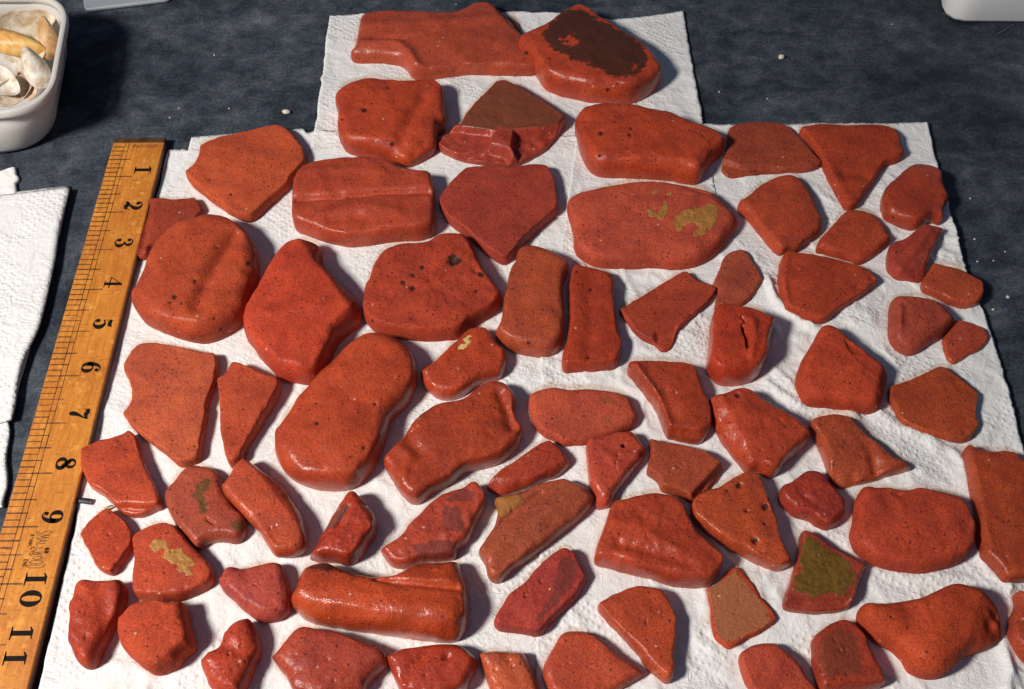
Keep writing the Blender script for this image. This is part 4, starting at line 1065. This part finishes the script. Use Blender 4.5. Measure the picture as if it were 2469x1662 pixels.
ruler_box('body', 0.0, 13.6, 0.0006, RZ, WOOD, WOOD_SIDE)
ruler_box('end_band', -0.155, -0.002, 0.0006, RZ - 0.0001, BAND)

def flat_mesh(name, polys, mat, z=RZ + 0.00008):
    """printed marks: polys in (inches along, share across)"""
    V = []; F = []
    for p in polys:
        b = len(V)
        for a, c in p:
            q = rxy(a, c)
            V.append((q[0], q[1], z))
        F.append(tuple(range(b, len(V))))
    o = new_mesh(name, V, F, mat, parent=ruler, smooth=False)
    for pl in o.data.polygons:
        pass
    me = o.data
    flip = [pl.index for pl in me.polygons if pl.normal.z < 0]
    if flip:
        import bmesh
        bm = bmesh.new(); bm.from_mesh(me); bm.faces.ensure_lookup_table()
        bmesh.ops.reverse_faces(bm, faces=[bm.faces[k] for k in flip]); bm.to_mesh(me); bm.free()
    return o

marks = []
tw = 0.012
rg = np.random.default_rng(4)
for k in range(1, 13 * 8):
    a = k / 8.0
    if k % 8 == 0: L = 0.55
    elif k % 4 == 0: L = 0.42
    elif k % 2 == 0: L = 0.33
    else: L = 0.235
    s0 = 0.012 + rg.uniform(0, 0.01); s1 = L + rg.uniform(-0.012, 0.012)
    w = tw * rg.uniform(0.7, 1.25)
    n = 6
    up = []; dn = []
    for q in range(n + 1):
        c = s0 + (s1 - s0) * q / n
        ww = w * (0.75 + 0.5 * rg.random())
        up.append((a - ww, c)); dn.append((a + ww, c))
    marks.append(up + dn[::-1])
for c in (0.24, 0.325):
    n = 90; up = []; dn = []
    for q in range(n + 1):
        a = 0.02 + 13.0 * q / n
        ww = 0.0062 * (0.55 + 0.7 * rg.random())
        up.append((a, c - ww)); dn.append((a, c + ww))
    for q in range(n):
        marks.append([up[q], up[q + 1], dn[q + 1], dn[q]])
flat_mesh('graduation_marks', marks, INK2)

# lettering drawn as strokes of varying width; x runs along the ruler, y across it
def stroke(pts, close=False, sub=8):
    p = np.array(pts, float)
    q = []
    n = len(p)
    rng = range(n) if close else range(n - 1)
    for i in rng:
        p0 = p[(i - 1) % n] if close or i > 0 else p[0]
        p1 = p[i]; p2 = p[(i + 1) % n]
        p3 = p[(i + 2) % n] if close or i + 2 < n else p2
        for t in np.linspace(0, 1, sub, endpoint=False):
            q.append(0.5 * (2 * p1 + (p2 - p0) * t + (2 * p0 - 5 * p1 + 4 * p2 - p3) * t * t + (3 * p1 - p0 - 3 * p2 + p3) * t ** 3))
    if not close:
        q.append(p[-1])
    q = np.array(q)
    q[:, 2] *= 1.28
    d = np.roll(q[:, :2], -1, 0) - np.roll(q[:, :2], 1, 0)
    if not close:
        d[0] = q[1, :2] - q[0, :2]; d[-1] = q[-1, :2] - q[-2, :2]
    nn = np.stack([-d[:, 1], d[:, 0]], -1); nn /= np.linalg.norm(nn, axis=1)[:, None] + 1e-9
    A = q[:, :2] + nn * q[:, 2:3] / 2; B = q[:, :2] - nn * q[:, 2:3] / 2
    out = []
    m = len(q)
    for i in range(m if close else m - 1):
        j = (i + 1) % m
        out.append([A[i], A[j], B[j], B[i]])
    return out
def blob(x, y, r, n=16):
    return [[(x + r * math.cos(2 * math.pi * k / n), y + r * math.sin(2 * math.pi * k / n)) for k in range(n)]]
def ring(cx, cy, rx, ry, thin, thick, n=28, tilt=0.0):
    pts = []
    for k in range(n):
        t = 2 * math.pi * k / n
        pts.append((cx + rx * math.cos(t), cy + ry * math.sin(t), thin + (thick - thin) * abs(math.cos(t + tilt)) ** 1.5))
    return stroke(pts, True, 2)
def poly(*p):
    return [list(p)]
G = {
 '1': poly((.20, 0), (.44, 0), (.44, 1), (.20, 1)) + poly((0, 0), (.64, 0), (.64, .05), (.44, .08), (.20, .08), (0, .05)) + poly((.20, 1), (.02, .86), (.02, .80), (.20, .88)) + poly((.44, 1.0), (.60, 1.0), (.60, .96), (.44, .93)),
 '2': blob(.17, .74, .12) + stroke([(.07, .72, .04), (.10, .88, .05), (.30, .98, .06), (.50, .88, .15), (.57, .70, .21), (.48, .48, .17), (.26, .24, .07), (.10, .10, .05), (.04, .02, .05)]) + stroke([(.05, .06, .08), (.20, .14, .18), (.40, .09, .22), (.56, .06, .12), (.63, .20, .05), (.66, .30, .04)]),
 '3': blob(.15, .78, .11) + stroke([(.06, .78, .04), (.16, .94, .05), (.34, .97, .07), (.50, .82, .17), (.46, .62, .10), (.28, .53, .04)]) + stroke([(.26, .53, .04), (.44, .50, .09), (.58, .28, .21), (.46, .06, .09), (.26, .02, .05), (.07, .16, .05)]) + blob(.15, .22, .12),
 '4': poly((.38, 0), (.58, 0), (.58, 1), (.52, 1), (.38, .84)) + poly((.52, 1), (.48, 1), (0, .34), (.05, .32), (.42, .86)) + poly((0, .28), (.76, .28), (.76, .34), (0, .34)) + poly((.24, 0), (.72, 0), (.72, .05), (.24, .05)),
 '5': poly((.10, 1.0), (.14, .98), (.14, .50), (.10, .50)) + stroke([(.12, .93, .10), (.30, .88, .16), (.46, .90, .14), (.56, 1.02, .04)]) + stroke([(.11, .52, .04), (.28, .61, .07), (.48, .54, .17), (.58, .32, .22), (.46, .07, .11), (.27, .02, .05), (.07, .14, .05)]) + blob(.15, .22, .12),
 '6': ring(.34, .30, .22, .28, .05, .19) + stroke([(.10, .28, .18), (.11, .52, .19), (.20, .80, .14), (.36, .97, .06), (.50, .95, .04), (.59, .84, .04)]) + blob(.50, .80, .10),
 '7': stroke([(.06, .86, .12), (.18, .92, .17), (.36, .86, .18), (.52, .90, .10), (.62, .98, .04)]) + poly((.02, 1.0), (.06, 1.0), (.07, .68), (.03, .68)) + stroke([(.62, .98, .04), (.54, .76, .06), (.40, .50, .12), (.31, .26, .20), (.30, .08, .18), (.32, 0, .10)]),
 '8': ring(.33, .74, .20, .21, .05, .13) + ring(.33, .27, .25, .24, .06, .17) + stroke([(.16, .72, .10), (.33, .52, .20), (.52, .32, .12)]),
 '0': ring(.36, .50, .27, .46, .05, .21, 36),
}
G['9'] = [[(.68 - x, 1.0 - y) for x, y in p] for p in G['6']]

def numeral(ch, a_mid, half=0.0):
    """digit ch centred at a_mid inches; digits stand across the ruler with their heads to the right"""
    Hs = 0.318; sx = 0.0            # cap height as share of the width
    c0 = 0.56
    unit = Hs * RW / INCH           # inches per glyph unit along the ruler
    P = [[(a_mid + (x - 0.33) * unit, c0 + Hs * y) for x, y in p] for p in G[ch]]
    return flat_mesh('numeral', P, INK)
for n in range(1, 10):
    numeral(str(n), n - 0.185)
numeral('1', 9.925); numeral('0', 10.24)
numeral('1', 10.82); numeral('1', 11.22)

LET = {
 'S': [[(.85, .82), (.6, 1), (.25, .97), (.08, .75), (.3, .55), (.7, .42), (.9, .2), (.7, .02), (.35, 0), (.1, .18)]],
 'M': [[(.02, 0), (.05, 1)], [(.05, 1), (.5, .35), (.95, 1)], [(.95, 1), (.98, 0)]],
 'A': [[(.0, 0), (.5, 1), (1, 0)], [(.2, .35), (.8, .35)]],
 'L': [[(.1, 1), (.1, 0), (.9, 0)]],
 'W': [[(.0, 1), (.25, 0), (.5, .8), (.75, 0), (1, 1)]],
 'O': [[(.5, 0), (.9, .15), (1, .5), (.9, .85), (.5, 1), (.1, .85), (0, .5), (.1, .15), (.5, 0)]],
 'D': [[(.08, 0), (.08, 1), (.6, 1), (.92, .75), (.92, .25), (.6, 0), (.08, 0)]],
 'B': [[(.1, 0), (.1, 1), (.7, .98), (.8, .75), (.6, .53), (.1, .52)], [(.6, .53), (.9, .3), (.7, .02), (.1, 0)]],
 'H': [[(.1, 0), (.1, 1)], [(.9, 0), (.9, 1)], [(.1, .5), (.9, .5)]],
 'T': [[(.5, 0), (.5, 1)], [(.0, 1), (1, 1)]],
 'E': [[(.9, 1), (.1, 1), (.1, 0), (.9, 0)], [(.1, .52), (.7, .52)]],
 'N': [[(.1, 0), (.1, 1), (.9, 0), (.9, 1)]],
 'G': [[(.9, .8), (.6, 1), (.25, .95), (.05, .5), (.25, .05), (.65, 0), (.9, .2), (.9, .48), (.55, .48)]],
 '&': [[(.95, 0), (.3, .75), (.4, 1), (.65, .95), (.62, .7), (.1, .35), (.2, .05), (.55, .02), (.9, .4)]],
 '.': [[(.4, 0), (.55, .1)]], "'": [[(.5, 1), (.45, .75)]],
}
def letter(ch, a, wid, c, hgt, th):
    P = []
    for ln in LET[ch]:
        pts = [(a + wid * x, c + hgt * y) for x, y in ln]
        for (x0, y0), (x1, y1) in zip(pts[:-1], pts[1:]):
            # stroke thickness th in inches, converted across
            ux, uy = x1 - x0, (y1 - y0) * RW / INCH
            l = math.hypot(ux, uy) + 1e-9
            nx, ny = -uy / l * th / 2, ux / l * th / 2 * INCH / RW
            ex_, ey_ = ux / l * th / 2, uy / l * th / 2 * INCH / RW
            P.append([(x0 + nx - ex_, y0 + ny - ey_), (x1 + nx + ex_, y1 + ny + ey_), (x1 - nx + ex_, y1 - ny + ey_), (x0 - nx - ex_, y0 - ny - ey_)])
    return P
P = []
hs = [0.235, 0.185, 0.150, 0.115, 0.100, 0.110, 0.135, 0.200, 0.245]
a = 9.075
for ch, hh in zip('SMALLWOOD', hs):
    P += letter(ch, a, 0.058, 0.655 - hh * 0.48, hh, 0.011)
    a += 0.0755
stamp = flat_mesh('maker_stamp', P, INK2)
P = []
a = 9.14
for ch in "B'HAM.":
    P += letter(ch, a, 0.034, 0.47, 0.050, 0.010); a += 0.040
a = 9.37
for ch in 'LTD':
    P += letter(ch, a, 0.040, 0.53, 0.050, 0.010); a += 0.050
a = 9.58
for ch in 'ENG.':
    P += letter(ch, a, 0.036, 0.47, 0.050, 0.010); a += 0.045
a = 9.38
for ch in '&B':
    P += letter(ch, a, 0.042, 0.745, 0.050, 0.014); a += 0.055
flat_mesh('maker_stamp', P, INK)
P = []
a = 0.05
for k in range(7):
    P += letter('SBOGEBS'[k], a + 0.01 * (k % 3), 0.10, 0.40 + k * 0.07, 0.055, 0.008)
flat_mesh('worn_stamp', P, INK2)

# ------------------------------------------------------------------ folded towels at the left
def folded(name, quad, th, layers, label, seed, bow=0.0):
    n = 70
    root = None
    c = ground(np.array(quad, float), th).mean(0)
    root = empty(name, (c[0], c[1], 0.0))
    tag(root, label, 'paper towel', 'folded spare paper towels at the left')
    for l in range(layers):
        z0 = 0.0004 + th * l / layers; z1 = 0.0004 + th * (l + 1) / layers - 0.00015
        A, B, C, D = ground(np.array(quad, float) + np.array([-1.5 * (layers - 1 - l), 1.0 * (l - layers + 1)]), z1)
        u, v = np.meshgrid(np.linspace(0, 1, n), np.linspace(0, 1, n))
        P = (1 - v)[..., None] * ((1 - u)[..., None] * A + u[..., None] * B) + v[..., None] * ((1 - u)[..., None] * D + u[..., None] * C)
        # wavy right edge
        wob = 0.0016 * noise(v * 5.0, 0 * v + l, 0, seed) + bow * np.sin(v * np.pi)
        P[..., 0] += u ** 3 * wob
        P[..., 1] += (1 - v) ** 3 * 0.0012 * noise(u * 5.0, 0 * u + l, 2, seed)
        edge = np.minimum(np.minimum(u, 1 - u), np.minimum(v, 1 - v))
        rz = np.sqrt(np.clip(1 - (1 - np.clip(edge / 0.012, 0, 1)) ** 2, 0, 1))
        z = z0 + (z1 - z0) * (0.45 + 0.55 * rz) + 0.0003 * (1 + noise(P[..., 0] * 90, P[..., 1] * 90, 0, seed + l)) * (l == layers - 1)
        x, y = P[..., 0].ravel(), P[..., 1].ravel()
        T = np.stack([x, y, z.ravel()], -1); Bt = np.stack([x, y, np.full(n * n, z0)], -1)
        N = n * n
        F = grid_faces(n, n, flip=True) + [tuple(N + i for i in reversed(q)) for q in grid_faces(n, n, flip=True)]
        rim = list(range(n)) + [r * n + n - 1 for r in range(1, n)] + [(n - 1) * n + k for k in range(n - 2, -1, -1)] + [r * n for r in range(n - 2, 0, -1)]
        for i in range(len(rim)):
            a, b = rim[i], rim[(i + 1) % len(rim)]
            F.append((a, b, N + b, N + a))
        new_mesh('folded_layer', np.concatenate([T, Bt]), F, TOWEL, parent=root, attrs={'seep': np.zeros(2 * N)})
folded('folded_paper_towel', [(-260, 470), (43, 405), (44, 470), (-260, 560)], 0.0016, 1, 'thin torn paper towel strip lying behind the folded stack at left', 5)
folded('folded_paper_towel', [(-420, 520), (163, 449), (18, 1010), (-420, 1130)], 0.0046, 3, 'thick folded stack of white paper towels at the left edge', 6, bow=0.002)
folded('folded_paper_towel', [(-300, 1000), (20, 930), (8, 1222), (-300, 1240)], 0.0024, 2, 'lower folded paper towel partly under the thick stack at left', 7)

# ------------------------------------------------------------------ plastic tub of shells
def plastic(name, col, rough, trans, sss=0.0):
    N = NT(name)
    v = N.coord()
    N.set('Base Color', (*col, 1))
    N.set('Roughness', rough)
    N.set('Transmission Weight', trans)
    N.set('IOR', 1.3)
    N.set('Normal', N.bump(N.noise(v, 500, 3), 0.15, 0.0003))
    if sss:
        N.set('Subsurface Weight', sss)
        N.set('Subsurface Radius', (0.01, 0.01, 0.009))
        N.set('Subsurface Scale', 0.4)
    return N.m
TUBM = plastic('cloudy_polypropylene', (0.76, 0.73, 0.68), 0.40, 0.28)

def round_rect(corners, rad, n=10):
    """corners: 4 xy in order, filleted"""
    out = []
    m = len(corners)
    for i in range(m):
        a, b, c = np.array(corners[i - 1]), np.array(corners[i]), np.array(corners[(i + 1) % m])
        u = (a - b) / np.linalg.norm(a - b); w = (c - b) / np.linalg.norm(c - b)
        p0 = b + u * rad; p1 = b + w * rad
        for t in np.linspace(0, 1, n):
            out.append((1 - t) ** 2 * p0 + 2 * t * (1 - t) * (b + (u + w) * rad * 0.08) + t * t * p1)
    return np.array(out)

def inset(p, d):
    t = np.roll(p, -1, 0) - np.roll(p, 1, 0)
    n = np.stack([-t[:, 1], t[:, 0]], -1); n /= np.linalg.norm(n, axis=1)[:, None] + 1e-12
    if area2(p) < 0:
        n = -n
    return p + n * d

TH = 0.036
rim_px = [(172, -16), (121, 262), (-330, 296), (-330, -16)]
rc = ground(np.array(rim_px, float), TH)
rim = round_rect(rc, 0.023, 14)
if area2(rim) < 0:
    rim = rim[::-1]
rim = resample(np.vstack([rim, rim[:1]]), 120, True)
bc = ground(np.array([(174, 80), (124, 366), (-330, 408), (-330, 80)], float), 0.0)
bot = round_rect(bc, 0.022, 14)
if area2(bot) < 0:
    bot = bot[::-1]
bot = resample(np.vstack([bot, bot[:1]]), 120, True)
tc = rim.mean(0)
tub = empty('plastic_tub', (tc[0], tc[1], 0.0))
tag(tub, 'cloudy white plastic tub full of sea shells at the top left corner', 'tub')
def loft(prof, name, mat, parent, low=None):
    """prof: (inset, z) list around the rim outline, tapering to the outline low at the bench"""
    V = []
    for d, z in prof:
        q = inset(rim, d)
        if low is not None:
            t = min(z / TH, 1.0)
            q = inset((1 - t) * low + t * rim, d)
        V.append(np.column_stack([q, np.full(len(q), z)]))
    m = len(rim)
    nr = len(prof)
    F = grid_faces(nr, m, wrap=True)
    return V, F, m, nr
V, F, m, nr = loft([(0.0045, 0.0008), (0.0025, 0.0010), (0.0008, 0.0024), (0.0002, 0.005), (0.0006, TH * 0.5), (0.0018, TH - 0.004),
                    (0.0030, TH - 0.004), (0.0018, TH * 0.5), (0.0016, 0.006), (0.0030, 0.0030), (0.0060, 0.0022)], 'bowl', TUBM, tub, bot)
F.append(tuple(range(m - 1, -1, -1))); F.append(tuple((nr - 1) * m + k for k in range(m)))
new_mesh('bowl', np.vstack(V), F, TUBM, parent=tub)
V, F, m, nr = loft([(0.0021, TH - 0.0045), (0.0004, TH - 0.0045), (-0.0002, TH - 0.0038), (-0.0002, TH - 0.0006), (0.0004, TH), (0.0023, TH), (0.0029, TH - 0.0006), (0.0029, TH - 0.0040), (0.0021, TH - 0.0045)], 'rim', TUBM, tub)
new_mesh('rim', np.vstack(V), F, TUBM, parent=tub)

def shell_mat(name, c1, c2, rough=0.45):
    N = NT(name)
    v = N.coord()
    n1 = N.noise(v, 130, 5, 0.65, 0.6)
    n2 = N.noise(v, 600, 3, 0.6)
    c = N.mix(N.ramp(n1, [(0.38, 0.0), (0.62, 1.0)]), c1, c2)
    c = N.mix(N.ramp(n2, [(0.27, 0.7), (0.36, 0.0)]), c, (0.20, 0.10, 0.04))
    N.set('Base Color', c); N.set('Roughness', rough)
    N.set('Normal', N.bump(N.math('ADD', n1, N.math('MULTIPLY', n2, 0.4)), 0.35, 0.0006))
    return N.m
SH_W = shell_mat('shell_cream', (0.48, 0.34, 0.20), (0.74, 0.65, 0.52))
SH_O = shell_mat('shell_amber', (0.62, 0.27, 0.05), (0.78, 0.50, 0.17))
SH_B = shell_mat('shell_tan', (0.52, 0.25, 0.08), (0.66, 0.44, 0.24))
SH_P = shell_mat('shell_pinkish', (0.55, 0.35, 0.22), (0.72, 0.58, 0.46))
SH_G = shell_mat('shell_white', (0.50, 0.37, 0.24), (0.80, 0.76, 0.70))

def at(u, v, z):
    q = ground(np.array([[u, v]], float), z)[0]
    return np.array([q[0], q[1], z])

def valve(name, uv, z, half_len, half_wid, ang, depth, lean, mat_out, mat_in, hollow=False, parent=None, label=None):
    """one bivalve valve resting at survey point uv, height z: half length and width in survey pixels,
    ang the slope of its long axis, lean a push on the direction its open face or hump looks"""
    c = at(uv[0], uv[1], z)
    cam_v = np.array([0, 0, CAM_H]) - c; dist = np.linalg.norm(cam_v); cam_v /= dist
    n = 0.55 * cam_v + np.array([0, 0, 0.45]) + np.array(lean, float)
    n /= np.linalg.norm(n)
    t = np.array([math.cos(math.radians(ang)), math.sin(math.radians(ang)) * 0.75, math.sin(math.radians(ang)) * 0.65])
    t = t - n * np.dot(t, n); t /= np.linalg.norm(t)
    b = np.cross(n, t)
    a_ = half_len / FPX * dist; w_ = half_wid / FPX * dist
    nr_, nt = 18, 64
    sgn = -1.0 if hollow else 1.0
    V = []
    for side in (0, 1):
        for r in range(nr_ + 1):
            q = r / nr_
            for k in range(nt):
                th = 2 * math.pi * k / nt
                beak = 0.08 * math.exp(-((((th + math.pi) % (2 * math.pi)) - math.pi) / 0.5) ** 2)
                rad = (1.0 + beak + 0.03 * math.sin(3 * th + 0.7)) * q
                x = a_ * (rad * math.cos(th) + 0.42 * (1 - q)); y = w_ * rad * math.sin(th) * (1 - 0.16 * math.cos(th))
                h = depth * (1 - q ** 2.2) + 0.00028 * math.sin(q * 46 + 0.4 * math.sin(th * 2)) * q
                h -= 0.0008 * side
                V.append(c + t * x + b * y + n * (sgn * h - (0 if not hollow else -0.0)))
    F = grid_faces(nr_ + 1, nt, wrap=True, flip=True)
    o1 = (nr_ + 1) * nt
    F2 = grid_faces(nr_ + 1, nt, wrap=True, off=o1)
    F3 = []
    for k in range(nt):
        p = nr_ * nt + k; q = nr_ * nt + (k + 1) % nt
        F3.append((p, o1 + p, o1 + q, q))
    F = F + F2 + F3
    if hollow:
        F = [tuple(reversed(f)) for f in F]
    o = new_mesh(name, V, F, mat_out, parent=parent, loc=None if parent else tuple(c))
    o.data.materials.append(mat_in)
    nF = (nr_) * nt
    for pl in o.data.polygons[nF:2 * nF]:
        pl.material_index = 1
    if label:
        tag(o, label, 'shell', 'sea shells heaped in the plastic tub')
    return o
valve('sea_shell', (55, 64), 0.024, 64, 37, 26, 0.0065, (0.1, 0.0, 0), SH_P, SH_W, True, label='large cream oval shell standing open side out at the back of the tub')
c = at(110, 97, 0.025)
pair = empty('closed_clam', tuple(c))
tag(pair, 'closed tan clam with both halves together, against the right wall of the tub', 'shell', 'sea shells heaped in the plastic tub')
valve('valve', (116, 95), 0.025, 46, 21, 98, 0.0045, (0.55, 0.0, 0), SH_B, SH_W, parent=pair)
valve('valve', (97, 96), 0.025, 46, 16, 106, 0.0035, (-0.6, 0.0, 0), SH_W, SH_W, parent=pair)
valve('sea_shell', (38, 106), 0.026, 68, 27, -9, 0.0070, (0, 0.1, 0), SH_O, SH_W, label='amber yellow shell lying hump up across the middle of the tub')
valve('sea_shell', (30, 150), 0.020, 48, 30, -18, 0.0050, (0, 0, 0), SH_P, SH_G, True, label='white shell lying hollow side up under the amber one')
valve('sea_shell', (85, 166), 0.027, 46, 26, 114, 0.0050, (0.25, 0, 0), SH_G, SH_W, label='chunky white ridged shell at the front right of the tub')
valve('sea_shell', (64, 207), 0.022, 34, 19, 112, 0.0040, (-0.2, 0, 0), SH_P, SH_P, True, label='pinkish brown shell leaning on the chunky white one')
valve('sea_shell', (2, 196), 0.028, 40, 30, -34, 0.0040, (0, 0, 0), SH_G, SH_G, True, label='bright white shell at the left edge of the view')
valve('sea_shell', (32, 218), 0.023, 48, 26, 42, 0.0055, (0.1, 0, 0), SH_P, SH_W, True, label='beige hollow shell in the front corner of the tub')
valve('sea_shell', (72, 140), 0.010, 46, 30, 30, 0.0060, (0, 0, 0.6), SH_W, SH_W, label='cream shell at the bottom of the tub under the others')
valve('sea_shell', (20, 130), 0.010, 60, 44, -20, 0.0060, (0, 0, 0.6), SH_B, SH_W, label='tan shell low in the tub beneath the amber one')

# ------------------------------------------------------------------ white tub at the top right
WH = plain('white_plastic', (0.80, 0.80, 0.79), 0.4, 0.02, 30).m
wc = ground(np.array([(2272, 58), (2900, 63), (2900, -420), (2210, -420)], float), 0.0)
rim = round_rect(wc, 0.014, 14)
if area2(rim) < 0:
    rim = rim[::-1]
rim = resample(np.vstack([rim, rim[:1]]), 120, True)
tc2 = rim.mean(0)
wt = empty('white_tub', (tc2[0], tc2[1], 0.0))
tag(wt, 'rounded corner of a white plastic tub at the top right', 'tub')
V, F, m, nr = loft([(0.004, 0.0006), (0.001, 0.0010), (0.0, 0.003), (-0.001, 0.02), (-0.003, 0.055), (-0.0008, 0.055), (0.0012, 0.02), (0.003, 0.004), (0.006, 0.003)], 'body', WH, wt)
F.append(tuple(range(m - 1, -1, -1))); F.append(tuple((nr - 1) * m + k for k in range(m)))
new_mesh('body', np.vstack(V), F, WH, parent=wt)
V, F, m, nr = loft([(-0.0031, 0.052), (-0.0052, 0.052), (-0.0056, 0.053), (-0.0052, 0.0556), (-0.0026, 0.0560), (-0.0010, 0.0556), (-0.0007, 0.0535)], 'rim', WH, wt)
new_mesh('rim', np.vstack(V), F, WH, parent=wt)

# ------------------------------------------------------------------ flat pale lid at the top edge
LID = plain('grey_white_plastic', (0.30, 0.32, 0.34), 0.45, 0.05, 40).m
lq = ground(np.array([(203, 23), (408, -2), (470, -90), (190, -90)], float), 0.003)
if area2(lq) < 0:
    lq = lq[::-1]
lr = round_rect(lq, 0.003, 5)
lc = lr.mean(0)
V = []
for d, z in ((0.0006, 0.0006), (0.0, 0.0010), (0.0, 0.0024), (0.0005, 0.003), (0.0012, 0.003)):
    q = inset(lr, d); V.append(np.column_stack([q, np.full(len(q), z)]))
F = grid_faces(5, len(lr), wrap=True) + [tuple(range(len(lr) - 1, -1, -1)), tuple(4 * len(lr) + k for k in range(len(lr)))]
o = new_mesh('plastic_sheet', np.vstack(V), F, LID, loc=(lc[0], lc[1], 0.0))
tag(o, 'flat pale grey plastic sheet lying at the top edge beside the shell tub', 'plastic sheet')

# ------------------------------------------------------------------ crumbs, grass blade and dark strip
CRM = plain('crumb', (0.62, 0.55, 0.42), 0.7, 0.3, 900).m
def crumb(u, v, r, label, group=None, seed=0):
    nr_, nt = 7, 12
    q = ground(np.array([[u, v]], float), 0.0)[0]
    V = []
    for i in range(nr_):
        ph = math.pi * i / (nr_ - 1)
        for t in range(nt):
            th = 2 * math.pi * t / nt
            k = 1 + 0.35 * float(noise(np.array([math.cos(th) * math.sin(ph) * 1.3 + seed * 3.7]), np.array([math.sin(th) * math.sin(ph) * 1.3]), math.cos(ph) * 1.3, seed)[0])
            V.append((q[0] + r * k * math.sin(ph) * math.cos(th) * 1.3, q[1] + r * k * math.sin(ph) * math.sin(th), 0.8 * r + 0.8 * r * k * math.cos(ph)))
    o = new_mesh('crumb', V, grid_faces(nr_, nt, wrap=True, flip=True), CRM, loc=(q[0], q[1], 0.0))
    tag(o, label, 'crumb', group)
crumb(691, 274, 0.0016, 'pale crumb on the dark worktop left of the upper paper towel', 'larger crumbs on the worktop', 1)
crumb(1883, 141, 0.0014, 'pale crumb on the dark worktop at the top right', 'larger crumbs on the worktop', 2)
for k, (u, v, r, lab) in enumerate([
        (1734, 223, .5, 'tiny pale grit speck just right of the upper paper towel'),
        (2429, 718, .8, 'pale grit speck near the right edge, the biggest one there'),
        (2394, 748, .6, 'pale grit speck below and left of the biggest one at the right edge'),
        (2339, 480, .45, 'tiny grit speck right of the oval pebble that hangs over the paper'),
        (2349, 578, .5, 'tiny grit speck on the worktop right of the slanting brick wedge'),
        (2423, 608, .4, 'tiny grit speck, rightmost of three in a row by the paper'),
        (2356, 632, .45, 'tiny grit speck, leftmost of three in a row by the paper'),
        (2395, 630, .4, 'tiny grit speck, middle one of three in a row by the paper'),
        (1850, 239, .4, 'tiny grit speck below the pale crumb at the top right'),
        (410, 285, .45, 'tiny grit speck just above the top end of the ruler'),
        (553, 263, .45, 'tiny grit speck above the matte orange slab'),
        (517, 134, .4, 'tiny grit speck between the shell tub and the upper paper towel'),
        (432, 262, .3, 'faint grit speck above and right of the ruler end'),
        (1100, 12, .4, 'tiny grit speck at the top edge above the long brick slab'),
        (2150, 60, .4, 'tiny grit speck left of the white tub')]):
    crumb(u, v, r * MM, lab, 'specks of grit on the worktop', 10 + k)

def blade(name, pts, z, wid, mat, label, cat, taper=0.5):
    q = ground(np.array(pts, float), z)
    q = resample(q, 12)
    d = np.gradient(q, axis=0); d /= np.linalg.norm(d, axis=1)[:, None]
    n = np.stack([-d[:, 1], d[:, 0]], -1)
    V = []
    t = np.linspace(0, 1, 12)
    ww = wid * (1 - taper * t ** 2)
    zz = z + 0.0006 * np.sin(t * np.pi)
    for s, dz in ((-1, 0), (0, 0.0003), (1, 0), (0, -0.0002)):
        V.append(np.column_stack([q + n * (s * ww)[:, None], zz + dz]))
    V = np.stack(V, 1).reshape(-1, 3)
    F = grid_faces(12, 4, wrap=True) + [(0, 1, 2, 3), (47, 46, 45, 44)]
    c = V.mean(0)
    o = new_mesh(name, V, F, mat, loc=tuple(c))
    tag(o, label, cat)
GRN = plain('grass_green', (0.30, 0.32, 0.06), 0.5, 0.3, 300).m
blade('grass_blade', [(254, 1229), (262, 1224), (274, 1219)], 0.0034, 0.00055, GRN, 'tiny green grass blade on the paper by the flat red chip', 'grass blade')
STRIP = plain('dark_grey', (0.055, 0.058, 0.070), 0.5, 0.2, 300).m
blade('dark_strip', [(175, 1208), (200, 1209), (222, 1211)], 0.0030, 0.0013, STRIP, 'short dark strip on the paper, starting at the ruler edge', 'strip', 0.0)  # flat dark grey strip laid over the paper
FIB = plain('fibre', (0.30, 0.25, 0.18), 0.6, 0.2, 300).m
blade('fibre', [(2402, 84), (2420, 76), (2443, 60)], 0.0006, 0.00018, FIB, 'thin pale fibre on the worktop in front of the white tub', 'fibre')
